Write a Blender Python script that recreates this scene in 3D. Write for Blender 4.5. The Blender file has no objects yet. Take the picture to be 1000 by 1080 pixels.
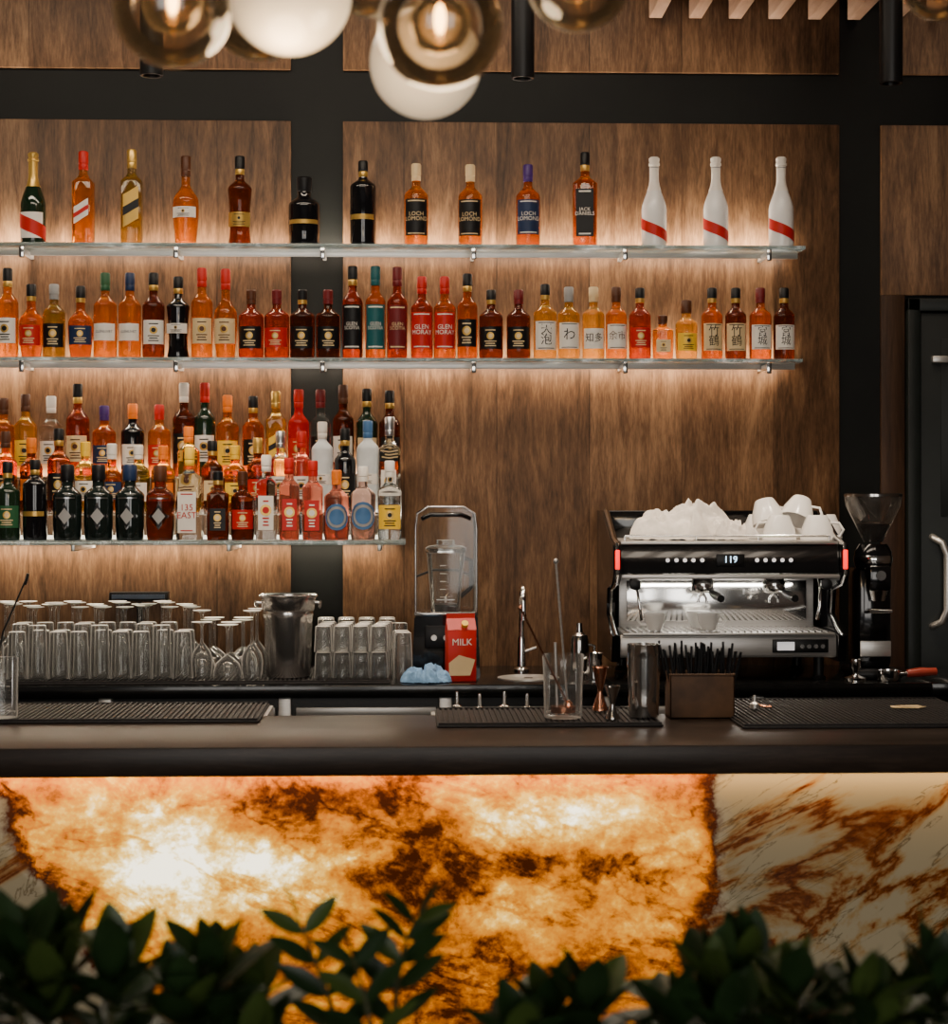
import bpy, bmesh, math, random
from math import sin, cos, pi, radians
from mathutils import Vector, Matrix, noise
random.seed(7)
sc = bpy.context.scene
TH = radians(2.1); F = 2000.0; EYE = 1.65; HOR = 520.0

# ---------------------------------------------------------------- camera maths (used only to derive real positions)
def ray(px, py):
    u = (px-500)/F
    return (sin(TH)+u*cos(TH), cos(TH)-u*sin(TH), (HOR-py)/F)
def PY(px, py, Y):
    d = ray(px, py); t = Y/d[1]
    return (d[0]*t, Y, EYE+d[2]*t)
def PX(px, Y): return PY(px, HOR, Y)[0]
def PZ(py, Y, px=500): return PY(px, py, Y)[2]
def PG(px, py, Z):
    d = ray(px, py); t = (Z-EYE)/d[2]
    return (d[0]*t, d[1]*t)

# ---------------------------------------------------------------- materials
class NT:
    def __init__(s, name):
        s.m = bpy.data.materials.new(name); s.m.use_nodes = True
        s.t = s.m.node_tree; s.t.nodes.clear()
        s.out = s.t.nodes.new('ShaderNodeOutputMaterial')
    def n(s, typ, **kw):
        nd = s.t.nodes.new(typ)
        for k, v in kw.items():
            if k.startswith('_'): setattr(nd, k[1:], v)
            else: nd.inputs[k.replace('__', ' ')].default_value = v
        return nd
    def l(s, a, b): s.t.links.new(a, b)
    def M(s, op, a, b=None, c=None):
        nd = s.t.nodes.new('ShaderNodeMath'); nd.operation = op
        for i, x in enumerate((a, b, c)):
            if x is None: continue
            if isinstance(x, (int, float)): nd.inputs[i].default_value = x
            else: s.l(x, nd.inputs[i])
        return nd.outputs[0]
    def ramp(s, fac, stops):
        nd = s.t.nodes.new('ShaderNodeValToRGB'); e = nd.color_ramp.elements
        while len(e) > 1: e.remove(e[-1])
        e[0].position = stops[0][0]; e[0].color = (*stops[0][1], 1)
        for p, c in stops[1:]:
            x = e.new(p); x.color = (*c, 1)
        s.l(fac, nd.inputs[0]); return nd.outputs[0]
    def coord(s, scale=(1, 1, 1), kind='Object', rot=(0, 0, 0)):
        tc = s.n('ShaderNodeTexCoord'); src = tc.outputs[kind]
        if any(rot):
            m0 = s.n('ShaderNodeMapping'); m0.inputs['Rotation'].default_value = rot; s.l(src, m0.inputs[0]); src = m0.outputs[0]
        mp = s.n('ShaderNodeMapping')
        mp.inputs['Scale'].default_value = scale
        s.l(src, mp.inputs[0]); return mp.outputs[0]
    def noise(s, vec, scale, detail=4, rough=.5, dist=0):
        nd = s.n('ShaderNodeTexNoise', Scale=scale, Detail=detail, Roughness=rough, Distortion=dist)
        s.l(vec, nd.inputs['Vector']); return nd.outputs[0]

def mat(name, col, rough=.4, metal=0, trans=0, ior=1.45, emi=None, es=0, var=.12, nscale=14, bump=0, coat=0, vscale=(1, 1, 1), spec=.5):
    t = NT(name)
    p = t.n('ShaderNodeBsdfPrincipled')
    p.inputs['Roughness'].default_value = rough; p.inputs['Metallic'].default_value = metal
    p.inputs['Transmission Weight'].default_value = trans; p.inputs['IOR'].default_value = ior
    p.inputs['Coat Weight'].default_value = coat
    p.inputs['Specular IOR Level'].default_value = spec
    nz = t.noise(t.coord(vscale), nscale, 4, .6)
    lo = tuple(max(0, c*(1-var)) for c in col); hi = tuple(min(1, c*(1+var)) for c in col)
    t.l(t.ramp(nz, [(.3, lo), (.7, hi)]), p.inputs['Base Color'])
    if emi: 
        p.inputs['Emission Color'].default_value = (*emi, 1); p.inputs['Emission Strength'].default_value = es
    if bump:
        b = t.n('ShaderNodeBump', Strength=bump, Distance=.01); t.l(nz, b.inputs['Height']); t.l(b.outputs[0], p.inputs['Normal'])
    t.l(p.outputs[0], t.out.inputs[0]); return t.m

def thin_glass(name, tint=(.96, .97, .97), ior=1.5, white=.03, edge=.5, base=.0, rough=.03):
    t = NT(name)
    tr = t.n('ShaderNodeBsdfTransparent'); tr.inputs[0].default_value = (*tint, 1)
    gl = t.n('ShaderNodeBsdfGlossy'); gl.inputs['Roughness'].default_value = rough
    df = t.n('ShaderNodeBsdfDiffuse'); df.inputs[0].default_value = (.9, .88, .84, 1)
    fr = t.n('ShaderNodeFresnel', IOR=ior)
    fac = t.M('ADD', fr.outputs[0], base)
    m1 = t.n('ShaderNodeMixShader'); t.l(fac, m1.inputs[0]); t.l(tr.outputs[0], m1.inputs[1]); t.l(gl.outputs[0], m1.inputs[2])
    lw = t.n('ShaderNodeLayerWeight', Blend=.5)
    nz = t.noise(t.coord(), 30, 2)
    f2 = t.M('ADD', t.M('MULTIPLY', nz, white*2), t.M('MULTIPLY', t.M('POWER', lw.outputs['Facing'], 4.0), edge))  # whitened edges stand in for light refracted through the glass
    m2 = t.n('ShaderNodeMixShader'); t.l(f2, m2.inputs[0])
    t.l(m1.outputs[0], m2.inputs[1]); t.l(df.outputs[0], m2.inputs[2]); t.l(m2.outputs[0], t.out.inputs[0]); return t.m

def wood(name, cols, scale=(5, 5, .45), rough=.45, plank=0, axis=0, spec=.5):
    t = NT(name); p = t.n('ShaderNodeBsdfPrincipled', Roughness=rough)
    p.inputs['Specular IOR Level'].default_value = spec
    tc = t.n('ShaderNodeTexCoord'); src = tc.outputs['Object']; seam = None; add = None
    if plank:
        # every board samples its own piece of grain and has a fine joint line
        sx = t.n('ShaderNodeSeparateXYZ'); t.l(src, sx.inputs[0])
        u = t.M('MULTIPLY', sx.outputs[axis], plank); fl = t.M('FLOOR', u); fr = t.M('FRACT', u)
        wn = t.n('ShaderNodeTexWhiteNoise', _noise_dimensions='1D'); t.l(fl, wn.inputs['W'])
        cb_ = t.n('ShaderNodeCombineXYZ'); t.l(sx.outputs[0], cb_.inputs[0]); t.l(wn.outputs[0], cb_.inputs[1])
        t.l(t.M('ADD', sx.outputs[2], t.M('MULTIPLY', wn.outputs[0], 7.0)), cb_.inputs[2]); src = cb_.outputs[0]
        add = t.M('MULTIPLY', t.M('SUBTRACT', wn.outputs[0], .5), .05)
        seam = t.M('GREATER_THAN', fr, .988)
    def co(k):
        mp = t.n('ShaderNodeMapping'); mp.inputs['Scale'].default_value = tuple(s_*k for s_ in scale); t.l(src, mp.inputs[0]); return mp.outputs[0]
    a = t.noise(co(1), 3.2, 10, .66, 1.1); b = t.noise(co(7), 4, 5, .65); c = t.noise(co(.35), 2.4, 4, .55, .8)
    val = t.M('ADD', t.M('MULTIPLY', a, .46), t.M('ADD', t.M('MULTIPLY', b, .28), t.M('MULTIPLY', c, .26)))
    if add is not None: val = t.M('SUBTRACT', t.M('ADD', val, add), t.M('MULTIPLY', seam, .07))
    t.l(t.ramp(val, [(.36, cols[0]), (.5, cols[1]), (.62, cols[2])]), p.inputs['Base Color'])
    bp = t.n('ShaderNodeBump', Strength=.15, Distance=.004); t.l(val, bp.inputs['Height']); t.l(bp.outputs[0], p.inputs['Normal'])
    t.l(p.outputs[0], t.out.inputs[0]); return t.m

m_wood = wood('oak_panel', [(.026, .0125, .0055), (.108, .054, .0245), (.225, .125, .062)], scale=(5, 5, .75), plank=3.1, spec=.22)
m_slat = wood('slat_wood', [(.28, .16, .10), (.40, .25, .17), (.48, .32, .23)], scale=(5, .5, 5))
m_bar = wood('dark_counter', [(.012, .0075, .0055), (.026, .017, .012), (.05, .033, .024)], scale=(.6, 5, 5), rough=.34, spec=.35)
m_blackwall = mat('black_steel_cladding', (.0042, .0048, .0042), .5, 0, bump=.05, nscale=5, var=.3, spec=.2)
m_door = mat('door_paint', (.0075, .010, .009), .42, var=.2, spec=.3)
m_black = mat('black_plastic', (.004, .004, .0045), .38, var=.2, spec=.35)
m_blackg = mat('black_gloss', (.004, .004, .0045), .12, coat=.4, var=.2)
m_rubber = mat('bar_rubber', (.013, .011, .011), .55, bump=.3, nscale=60, var=.3, spec=.35)
m_counter = mat('black_counter', (.004, .004, .004), .2, coat=.25, var=.4, nscale=40)
m_chrome = mat('chrome', (.88, .87, .85), .13, 1, var=.04)
m_dchrome = mat('dark_chrome', (.50, .48, .46), .16, 1, var=.1)
m_steel = mat('brushed_steel', (.66, .64, .61), .38, .85, var=.1, vscale=(1, 1, 20))
m_mach = mat('machine_steel', (.52, .50, .48), .34, .75, var=.08, vscale=(1, 1, 20))
m_bucket = mat('bucket_steel', (.66, .63, .60), .20, .95, var=.06)
m_copper = mat('copper', (.75, .34, .2), .2, 1, var=.06)
m_brass = mat('brass', (.55, .36, .14), .25, 1, var=.06)
m_ceramic = mat('white_ceramic', (.84, .82, .79), .2, coat=.4, var=.03)
m_cloth = mat('linen_cloth', (.74, .69, .63), .9, var=.08, bump=.15, nscale=60)
m_bluecloth = mat('blue_cloth', (.16, .30, .50), .9, var=.25, bump=.3, nscale=60)
m_floor = mat('floor_tile', (.06, .05, .045), .5, var=.2, nscale=3)
m_plaster = mat('ceiling_paint', (.02, .018, .017), .8, var=.1, nscale=3)
m_wallp = mat('side_wall_paint', (.10, .075, .06), .8, var=.1, nscale=3)
m_glass = thin_glass('clear_glass', white=.032, edge=1.0)
m_acryl = thin_glass('acrylic', tint=(.93, .95, .95), white=.02, edge=.4)
m_hop = thin_glass('smoked_hopper', tint=(.50, .45, .40), white=.03, edge=.3, base=.04)
m_smoke = thin_glass('smoked_globe_glass', tint=(.90, .79, .64), white=.012, edge=.10, base=.05)
m_opal = mat('opal_glass', (.66, .58, .46), .2, coat=.3, emi=(1, .82, .56), es=.42, var=.02)
m_bulb = mat('filament_bulb', (1, .8, .5), .3, emi=(1, .62, .25), es=22)
m_led = mat('led_diffuser', (1, .95, .85), .4, emi=(1, .86, .66), es=3)
m_red = mat('red_lamp', (.8, .01, .01), .3, emi=(1, .01, .008), es=2.2)
m_disp = mat('display_digits', (.6, .8, 1), .3, emi=(.5, .75, 1), es=3)
m_btn = mat('button_lamp', (.8, .8, .8), .3, emi=(.9, .9, 1), es=.4)
m_straw = mat('black_straw', (.006, .006, .007), .3)
m_box = mat('rusted_caddy', (.095, .046, .020), .6, var=.5, bump=.2, nscale=9)
m_leaf = mat('leaf_green', (.015, .034, .010), .34, var=.4, nscale=9, spec=.4)
m_leaf2 = mat('leaf_young', (.045, .072, .015), .36, var=.3, nscale=9, spec=.4)
m_stem = mat('stem', (.05, .05, .018), .5)
m_soil = mat('soil', (.03, .02, .015), .9, bump=.6, nscale=40)
m_plant = mat('planter_metal', (.02, .02, .02), .5)
m_beans = mat('coffee_beans', (.035, .015, .007), .4, bump=.8, nscale=90, var=.5)

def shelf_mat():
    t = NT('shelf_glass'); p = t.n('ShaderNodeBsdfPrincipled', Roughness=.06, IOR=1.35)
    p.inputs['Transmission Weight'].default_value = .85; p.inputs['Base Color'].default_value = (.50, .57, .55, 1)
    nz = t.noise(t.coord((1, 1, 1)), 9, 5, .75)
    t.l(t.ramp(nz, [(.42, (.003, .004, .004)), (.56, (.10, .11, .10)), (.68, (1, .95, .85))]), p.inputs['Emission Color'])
    p.inputs['Emission Strength'].default_value = .35  # LED light caught in the slab, painted as a patchy glow
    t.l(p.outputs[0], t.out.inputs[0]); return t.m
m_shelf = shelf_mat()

def liq(name, col, trans=.96, rough=.03, ior=1.32, **k): return mat(name, col, rough, trans=trans, ior=ior, var=.05, **k)
LQ = {
 'amb': liq('glass_amber', (.80, .20, .010), .95),
 'org': liq('glass_orange', (.90, .30, .018), .95),
 'yel': liq('glass_yellow', (.94, .54, .09), .95),
 'red': liq('glass_redbrown', (.56, .075, .010), .95),
 'drk': liq('glass_darkbrown', (.22, .045, .010), .92),
 'blk': mat('glass_black', (.004, .004, .005), .08, coat=.5),
 'hen': mat('glass_apothecary', (.006, .010, .009), .07, coat=.6),
 'grn': mat('glass_green', (.010, .024, .012), .07, trans=.3, coat=.5),
 'olv': liq('glass_olive', (.42, .27, .05), .9),
 'clr': mat('glass_clear', (.95, .97, .96), .02, trans=1, ior=1.22),
 'wht': mat('glass_white', (.72, .71, .70), .22, coat=.5, var=.02),
 'fro': mat('glass_frosted', (.75, .80, .82), .3, trans=.35, ior=1.2),
 'pnk': liq('glass_pink', (.92, .28, .18), .93),
 'rse': liq('glass_rose', (.93, .60, .50), .95),
 'crd': mat('glass_crimson', (.45, .010, .010), .1, trans=.3, ior=1.3),
}
PC = {}
def pc(name):
    cols = {'white': (.70, .66, .60), 'cream': (.60, .45, .25), 'black': (.006, .006, .007), 'red': (.42, .012, .008), 'gold': (.55, .34, .08),
            'navy': (.012, .025, .07), 'green': (.02, .08, .035), 'teal': (.01, .08, .09), 'orange': (.72, .17, .010), 'yellow': (.78, .48, .03),
            'grey': (.26, .26, .26), 'silver': (.55, .55, .56), 'brown': (.07, .024, .010), 'purple': (.05, .02, .13), 'blue': (.05, .13, .28), 'maroon': (.12, .010, .012)}
    if name not in PC:
        PC[name] = mat('paint_'+name, cols[name], .4 if name not in ('gold', 'silver') else .28, 1 if name == 'silver' else (.6 if name == 'gold' else 0), var=.06, spec=.3)
    return PC[name]

# ---------------------------------------------------------------- mesh builder
_txt = {}
def text_geo(s):
    if s in _txt: return _txt[s]
    cu = bpy.data.curves.new('t', 'FONT'); cu.body = s; cu.align_x = 'CENTER'; cu.align_y = 'CENTER'; cu.size = 1; cu.resolution_u = 2
    cu.space_line = .85
    ob = bpy.data.objects.new('t', cu); sc.collection.objects.link(ob)
    dg = bpy.context.evaluated_depsgraph_get(); ev = ob.evaluated_get(dg); me = ev.to_mesh()
    vs = [tuple(v.co[:2]) for v in me.vertices]; fs = [tuple(p.vertices) for p in me.polygons]
    ev.to_mesh_clear(); bpy.data.objects.remove(ob)
    _txt[s] = (vs, fs); return _txt[s]

class MB:
    def __init__(s): s.v = []; s.f = []; s.mi = []; s.mats = []
    def mid(s, m):
        if m not in s.mats: s.mats.append(m)
        return s.mats.index(m)
    def add(s, vs, fs, m, X=None):
        o = len(s.v); k = s.mid(m)
        for v in vs:
            v = Vector(v)
            if X is not None: v = X @ v
            s.v.append(tuple(v))
        for f in fs: s.f.append(tuple(i+o for i in f)); s.mi.append(k)
    def lathe(s, prof, m, c=(0, 0, 0), seg=20, sup=None, X=None):
        vs = []; fs = []; rings = []
        for (r, z) in prof:
            if r < 1e-6: rings.append([len(vs)]); vs.append((c[0], c[1], c[2]+z)); continue
            ids = []
            for i in range(seg):
                a = 2*pi*i/seg; k = sup(a, z) if sup else 1
                ids.append(len(vs)); vs.append((c[0]+r*k*sin(a), c[1]-r*k*cos(a), c[2]+z))
            rings.append(ids)
        for A, B in zip(rings, rings[1:]):
            if len(A) == 1 and len(B) == 1: continue
            for i in range(seg):
                j = (i+1) % seg
                if len(A) == 1: fs.append((A[0], B[j], B[i]))
                elif len(B) == 1: fs.append((A[i], A[j], B[0]))
                else: fs.append((A[i], A[j], B[j], B[i]))
        s.add(vs, fs, m, X)
    def box(s, x0, x1, y0, y1, z0, z1, m, bev=0, X=None):
        bm = bmesh.new(); bmesh.ops.create_cube(bm, size=1)
        for v in bm.verts: v.co = Vector(((x0+x1)/2+v.co.x*(x1-x0), (y0+y1)/2+v.co.y*(y1-y0), (z0+z1)/2+v.co.z*(z1-z0)))
        if bev: bmesh.ops.bevel(bm, geom=bm.edges[:], offset=bev, segments=2, affect='EDGES', profile=.5)
        bm.verts.index_update()
        s.add([tuple(v.co) for v in bm.verts], [tuple(v.index for v in f.verts) for f in bm.faces], m, X); bm.free()
    def prism(s, poly, a0, a1, m, axis='x', X=None):
        n = len(poly); vs = []
        for a in (a0, a1):
            for (p, q) in poly: vs.append((a, p, q) if axis == 'x' else ((p, a, q) if axis == 'y' else (p, q, a)))
        fs = [tuple(range(n)), tuple(range(2*n-1, n-1, -1))]+[(i, (i+1) % n, n+(i+1) % n, n+i) for i in range(n)]
        s.add(vs, fs, m, X)
    def tube(s, pts, r, m, seg=10, X=None, cap=True):
        pts = [Vector(p) for p in pts]; rs = r if isinstance(r, (list, tuple)) else [r]*len(pts)
        vs = []; fs = []; prev = None
        for i, p in enumerate(pts):
            d = (pts[min(i+1, len(pts)-1)]-pts[max(i-1, 0)]).normalized()
            if prev is None: a = d.orthogonal().normalized()
            else: a = (prev-d*prev.dot(d)).normalized()
            prev = a; b = d.cross(a)
            for k in range(seg): t = 2*pi*k/seg; vs.append(tuple(p+(a*cos(t)+b*sin(t))*rs[i]))
        for i in range(len(pts)-1):
            for k in range(seg): j = (k+1) % seg; fs.append((i*seg+k, i*seg+j, (i+1)*seg+j, (i+1)*seg+k))
        if cap: fs.append(tuple(range(seg-1, -1, -1))); fs.append(tuple(range(len(vs)-seg, len(vs))))
        s.add(vs, fs, m, X)
    def sphere(s, c, r, m, seg=28, rings=18, sc_=(1, 1, 1)):
        prof = []
        for i in range(rings+1):
            a = -pi/2+pi*i/rings; prof.append((r*cos(a) if 0 < i < rings else 0, r*sin(a)))
        X = Matrix.Translation(c) @ Matrix.Diagonal((*sc_, 1)); s.lathe(prof, m, seg=seg, X=X)
    def arc(s, z0, z1, t0, t1, r, m, sup=None, n=12, skew=0):
        vs = []; fs = []
        for i in range(n+1):
            a = t0+(t1-t0)*i/n; k = sup(a, z0) if sup else 1; dz = skew*(i/n-.5)
            vs += [(r*k*sin(a), -r*k*cos(a), z0+dz), (r*k*sin(a), -r*k*cos(a), z1+dz)]
        for i in range(n): fs.append((2*i, 2*i+2, 2*i+3, 2*i+1))
        s.add(vs, fs, m)
    def disc(s, cz, rad, r, m, n=16, hexa=False, flat=False):
        k = 4 if hexa else n; vs = [(0, -r, cz)]
        for i in range(k):
            a = 2*pi*i/k; x = rad*cos(a)*(.85 if hexa else 1); vs.append((x, -r, cz+rad*sin(a)) if flat else (r*sin(x/r), -r*cos(x/r), cz+rad*sin(a)))
        s.add(vs, [(0, 1+i, 1+(i+1) % k) for i in range(k)], m)
    def text(s, st, cz, size, r, m, flat=None):
        vs, fs = text_geo(st); o = []
        for x, y in vs:
            x *= size; y *= size
            if flat: o.append((flat[0]+x, flat[1], flat[2]+y))
            else: o.append((r*sin(x/r), -r*cos(x/r), cz+y))
        s.add(o, fs, m)
    def mesh(s, name, smooth=40):
        me = bpy.data.meshes.new(name); me.from_pydata(s.v, [], s.f)
        for m in s.mats: me.materials.append(m)
        for p, k in zip(me.polygons, s.mi): p.material_index = k; p.use_smooth = True
        bm = bmesh.new(); bm.from_mesh(me); bmesh.ops.recalc_face_normals(bm, faces=bm.faces[:]); bm.to_mesh(me); bm.free()
        me.update()
        try: me.set_sharp_from_angle(angle=radians(smooth))
        except Exception: pass
        return me
    def obj(s, name, loc=(0, 0, 0), parent=None, rot=0):
        return place(s.mesh(name), name, loc, parent, rot)
def place(me, name, loc=(0, 0, 0), parent=None, rot=0):
    ob = bpy.data.objects.new(name, me); ob.location = loc; ob.rotation_euler = (0, 0, rot)
    sc.collection.objects.link(ob)
    if parent: ob.parent = parent
    return ob
def empty(name, loc=(0, 0, 0)):
    e = bpy.data.objects.new(name, None); e.location = loc; e.empty_display_size = .05; sc.collection.objects.link(e); return e

# ---------------------------------------------------------------- room shell
WY = 6.6; XL = -3.0; XR = 3.2; CZ = 3.62; YF = -2.6
b = MB(); b.box(XL, XR, YF, WY+.1, -.1, 0, m_floor); b.obj('floor')
b = MB(); b.box(XL, XR, YF, WY+.1, CZ, CZ+.1, m_plaster); b.obj('ceiling')
b = MB(); b.box(XL-.1, XL, YF, WY+.1, 0, CZ, m_wallp); b.obj('wall_left')
b = MB(); b.box(XR, XR+.1, YF, WY+.1, 0, CZ, m_wallp); b.obj('wall_right')
b = MB()
for x0, x1 in ((XL, -2.4), (-.3, .3), (2.4, XR)): b.box(x0, x1, YF-.1, YF, 0, CZ, m_wallp)
for x0, x1 in ((-2.4, -.3), (.3, 2.4)):
    b.box(x0, x1, YF-.1, YF, 0, .5, m_wallp); b.box(x0, x1, YF-.1, YF, 3.1, CZ, m_wallp)
b.obj('wall_front')
for i, (x0, x1) in enumerate(((-2.4, -.3), (.3, 2.4))):
    b = MB()
    for a, c in ((x0, x0+.05), ((x0+x1)/2-.025, (x0+x1)/2+.025), (x1-.05, x1)): b.box(a, c, YF-.08, YF-.02, .5, 3.1, m_black)
    for a, c in ((.5, .55), (3.05, 3.1)): b.box(x0, x1, YF-.08, YF-.02, a, c, m_black)
    b.box(x0+.05, x1-.05, YF-.055, YF-.05, .55, 3.05, m_glass)
    b.obj('window_%d' % (i+1))  # unseen windows behind the camera, added to carry the fill light

wall = empty('wall_back', (0, WY, 0))
def wp(name, x0, x1, z0, z1, m, th=.02):
    b = MB(); b.box(x0, x1, -th, -.001, z0, z1, m, .002); o = b.obj(name, (0, 0, 0), wall); return o
xA, xB, xC, xD = PX(307, WY), PX(362, WY), PX(884, WY), PX(928, WY)
zb0, zb1 = PZ(130, WY, 500), PZ(76, WY, 500)
b = MB(); b.box(XL, XR, 0, .1, 0, CZ, m_blackwall); b.obj('black_cladding', (0, 0, 0), wall)
for i, (x0, x1) in enumerate(((XL, xA), (xB, xC))):
    wp('wood_panel_%d' % (i*2+1), x0, x1, .1, zb0, m_wood); wp('wood_panel_%d' % (i*2+2), x0, x1, zb1, CZ, m_wood)
wp('wood_panel_5', xD, XR, PZ(312, WY, 960), zb0, m_wood); wp('wood_panel_6', xD, XR, zb1, CZ, m_wood)
m_wooddk = wood('dark_oak_frame', [(.014, .007, .0035), (.036, .017, .0085), (.06, .030, .015)], spec=.2)
wp('wood_panel_7', xD, PX(953, WY), .0, PZ(312, WY, 960), m_wooddk)

# door
dx0, dz1 = PX(954, WY), PZ(316, WY, 975)
b = MB(); w = .95
b.box(0, .045, -.05, 0, 0, dz1, m_door, .004); b.box(w, w+.045, -.05, 0, 0, dz1, m_door, .004); b.box(0, w+.045, -.05, 0, dz1-.045, dz1, m_door, .004)
b.box(.05, w-.005, -.03, 0, .01, dz1-.05, m_door, .002)
b.box(.12, w-.1, -.034, -.03, PZ(545, WY), dz1-.14, m_door, .002)
hx = PX(988, WY)-dx0; z0, z1 = PZ(660, WY, 990), PZ(566, WY, 990)
b.tube([(hx-.025, -.03, z0), (hx-.022, -.05, z0+.005), (hx, -.07, z0+.02), (hx+.016, -.075, z0+.06), (hx+.016, -.075, z1-.06), (hx, -.07, z1-.02), (hx-.022, -.05, z1-.005), (hx-.025, -.03, z1)], .0125, m_steel, 12)
zk = PZ(380, WY, 985); b.box(hx-.03, hx+.03, -.06, -.03, zk-.012, zk+.012, m_steel, .004)
b.obj('door_1', (dx0, WY-.001, 0))

# slatted canopy
b = MB(); sx0 = PX(687, 6.5)
for i in range(16):
    x = sx0+i*.139; b.box(x, x+.045, 3.2, 6.56, 3.30, 3.42, m_slat, .002)
b.box(sx0-.02, sx0+15*.139+.06, 3.4, 3.46, 3.42, 3.60, m_black); b.box(sx0-.02, sx0+15*.139+.06, 6.2, 6.26, 3.42, 3.615, m_black)
b.obj('ceiling_slat_canopy')

# cylinder spotlights
for px, pyb in ((160, 80), (551.5, 83), (940, 88)):
    Y = 5.7; x, _, z = PY(px, pyb, Y)
    b = MB(); b.lathe([(0, .01), (.026, .01), (.028, 0), (.034, 0), (.035, .004), (.035, CZ-z-.03), (.045, CZ-z-.03), (.045, CZ-z), (0, CZ-z)], m_black, seg=28)
    b.obj('cylinder_spotlight', (x, Y, z))
    L = bpy.data.lights.new('spot', 'SPOT'); L.energy = 80; L.spot_size = radians(80); L.spot_blend = .9; L.color = (1, .80, .60); L.shadow_soft_size = .03
    lo = bpy.data.objects.new('spot_lamp', L); lo.location = (x, Y, z-.01); lo.rotation_euler = (radians(4), 0, 0); sc.collection.objects.link(lo)

def area(name, loc, sx, sy, e, col, rot):
    L = bpy.data.lights.new(name, 'AREA'); L.shape = 'RECTANGLE'; L.size = sx; L.size_y = sy; L.energy = e; L.color = col
    o = bpy.data.objects.new(name, L); o.location = loc; o.rotation_euler = rot; sc.collection.objects.link(o); return o

# ---------------------------------------------------------------- shelves
sL = -2.15
Z1 = PZ(257.5, 6.38); Z2 = PZ(377.5, 6.38); 
x1r = PX(850, 6.38); x2r = PX(847, 6.38)
for nm, zt, xr, eu, ed_ in (('glass_wall_shelf', Z1, x1r, 38, 8), ('glass_wall_shelf', Z2, x2r, 24, 13)):
    b = MB(); b.box(sL, xr, 6.38, 6.512, zt-.011, zt, m_shelf, .002)
    b.box(sL, xr, 6.512, 6.518, zt-.028, zt+.003, m_steel, .001)
    for p in (22, 185, 340, 500, 660, 812):
        xb = PX(p, 6.38); b.box(xb-.006, xb+.006, 6.40, 6.578, zt-.034, zt-.016, m_steel, .002)
        b.box(xb-.008, xb+.008, 6.385, 6.40, zt-.05, zt-.011, m_chrome, .002)
    b.obj(nm)
    cx = (sL+xr)/2; ln = xr-sL-.04
    area('led_up', (cx, 6.538, zt+.004), ln, .02, eu, (1, .84, .66), (radians(172), 0, 0))
    area('led_down', (cx, 6.540, zt-.010), ln, .02, ed_, (1, .80, .60), (radians(5), 0, 0))

# stepped lower display
T3 = 6.12; x3r = PX(428, T3)
zF = PZ(570, T3); zM = PZ(540, 6.3); zB = PZ(503, 6.45)
b = MB()
b.box(sL, x3r, T3, 6.555, zF-.014, zF, m_shelf, .002)
b.box(sL, x3r-.015, 6.235, 6.56, zM-.010, zM, m_acryl, .001); b.box(sL, x3r-.015, 6.235, 6.245, zF, zM-.010, m_acryl)
b.box(sL, x3r-.03, 6.385, 6.56, zB-.010, zB, m_acryl, .001); b.box(sL, x3r-.03, 6.385, 6.395, zM, zB-.010, m_acryl)
b.prism([(6.245, zF), (6.56, zF), (6.56, zB-.01), (6.395, zB-.01), (6.395, zM-.01), (6.245, zM-.01)], x3r-.045, x3r-.035, m_acryl)
for p in (75, 240, 400):
    xb = PX(p, T3); b.box(xb-.006, xb+.006, T3+.03, 6.578, zF-.035, zF-.014, m_steel, .002)
b.box(sL, x3r-.05, 6.40, 6.55, zF+.001, zF+.008, m_led)
b.obj('stepped_bottle_display')
area('led_step', ((sL+x3r)/2, 6.30, zM-.02), x3r-sL-.1, .06, 5, (1, .82, .60), (radians(150), 0, 0))
area('led_top', ((sL+x3r)/2, 6.566, zB+.012), x3r-sL-.1, .016, 18, (1, .82, .62), (radians(180), 0, 0))
area('led_under', ((sL+x3r)/2, 6.54, zF-.02), x3r-sL-.1, .02, 12, (1, .82, .60), (0, 0, 0))

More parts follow.
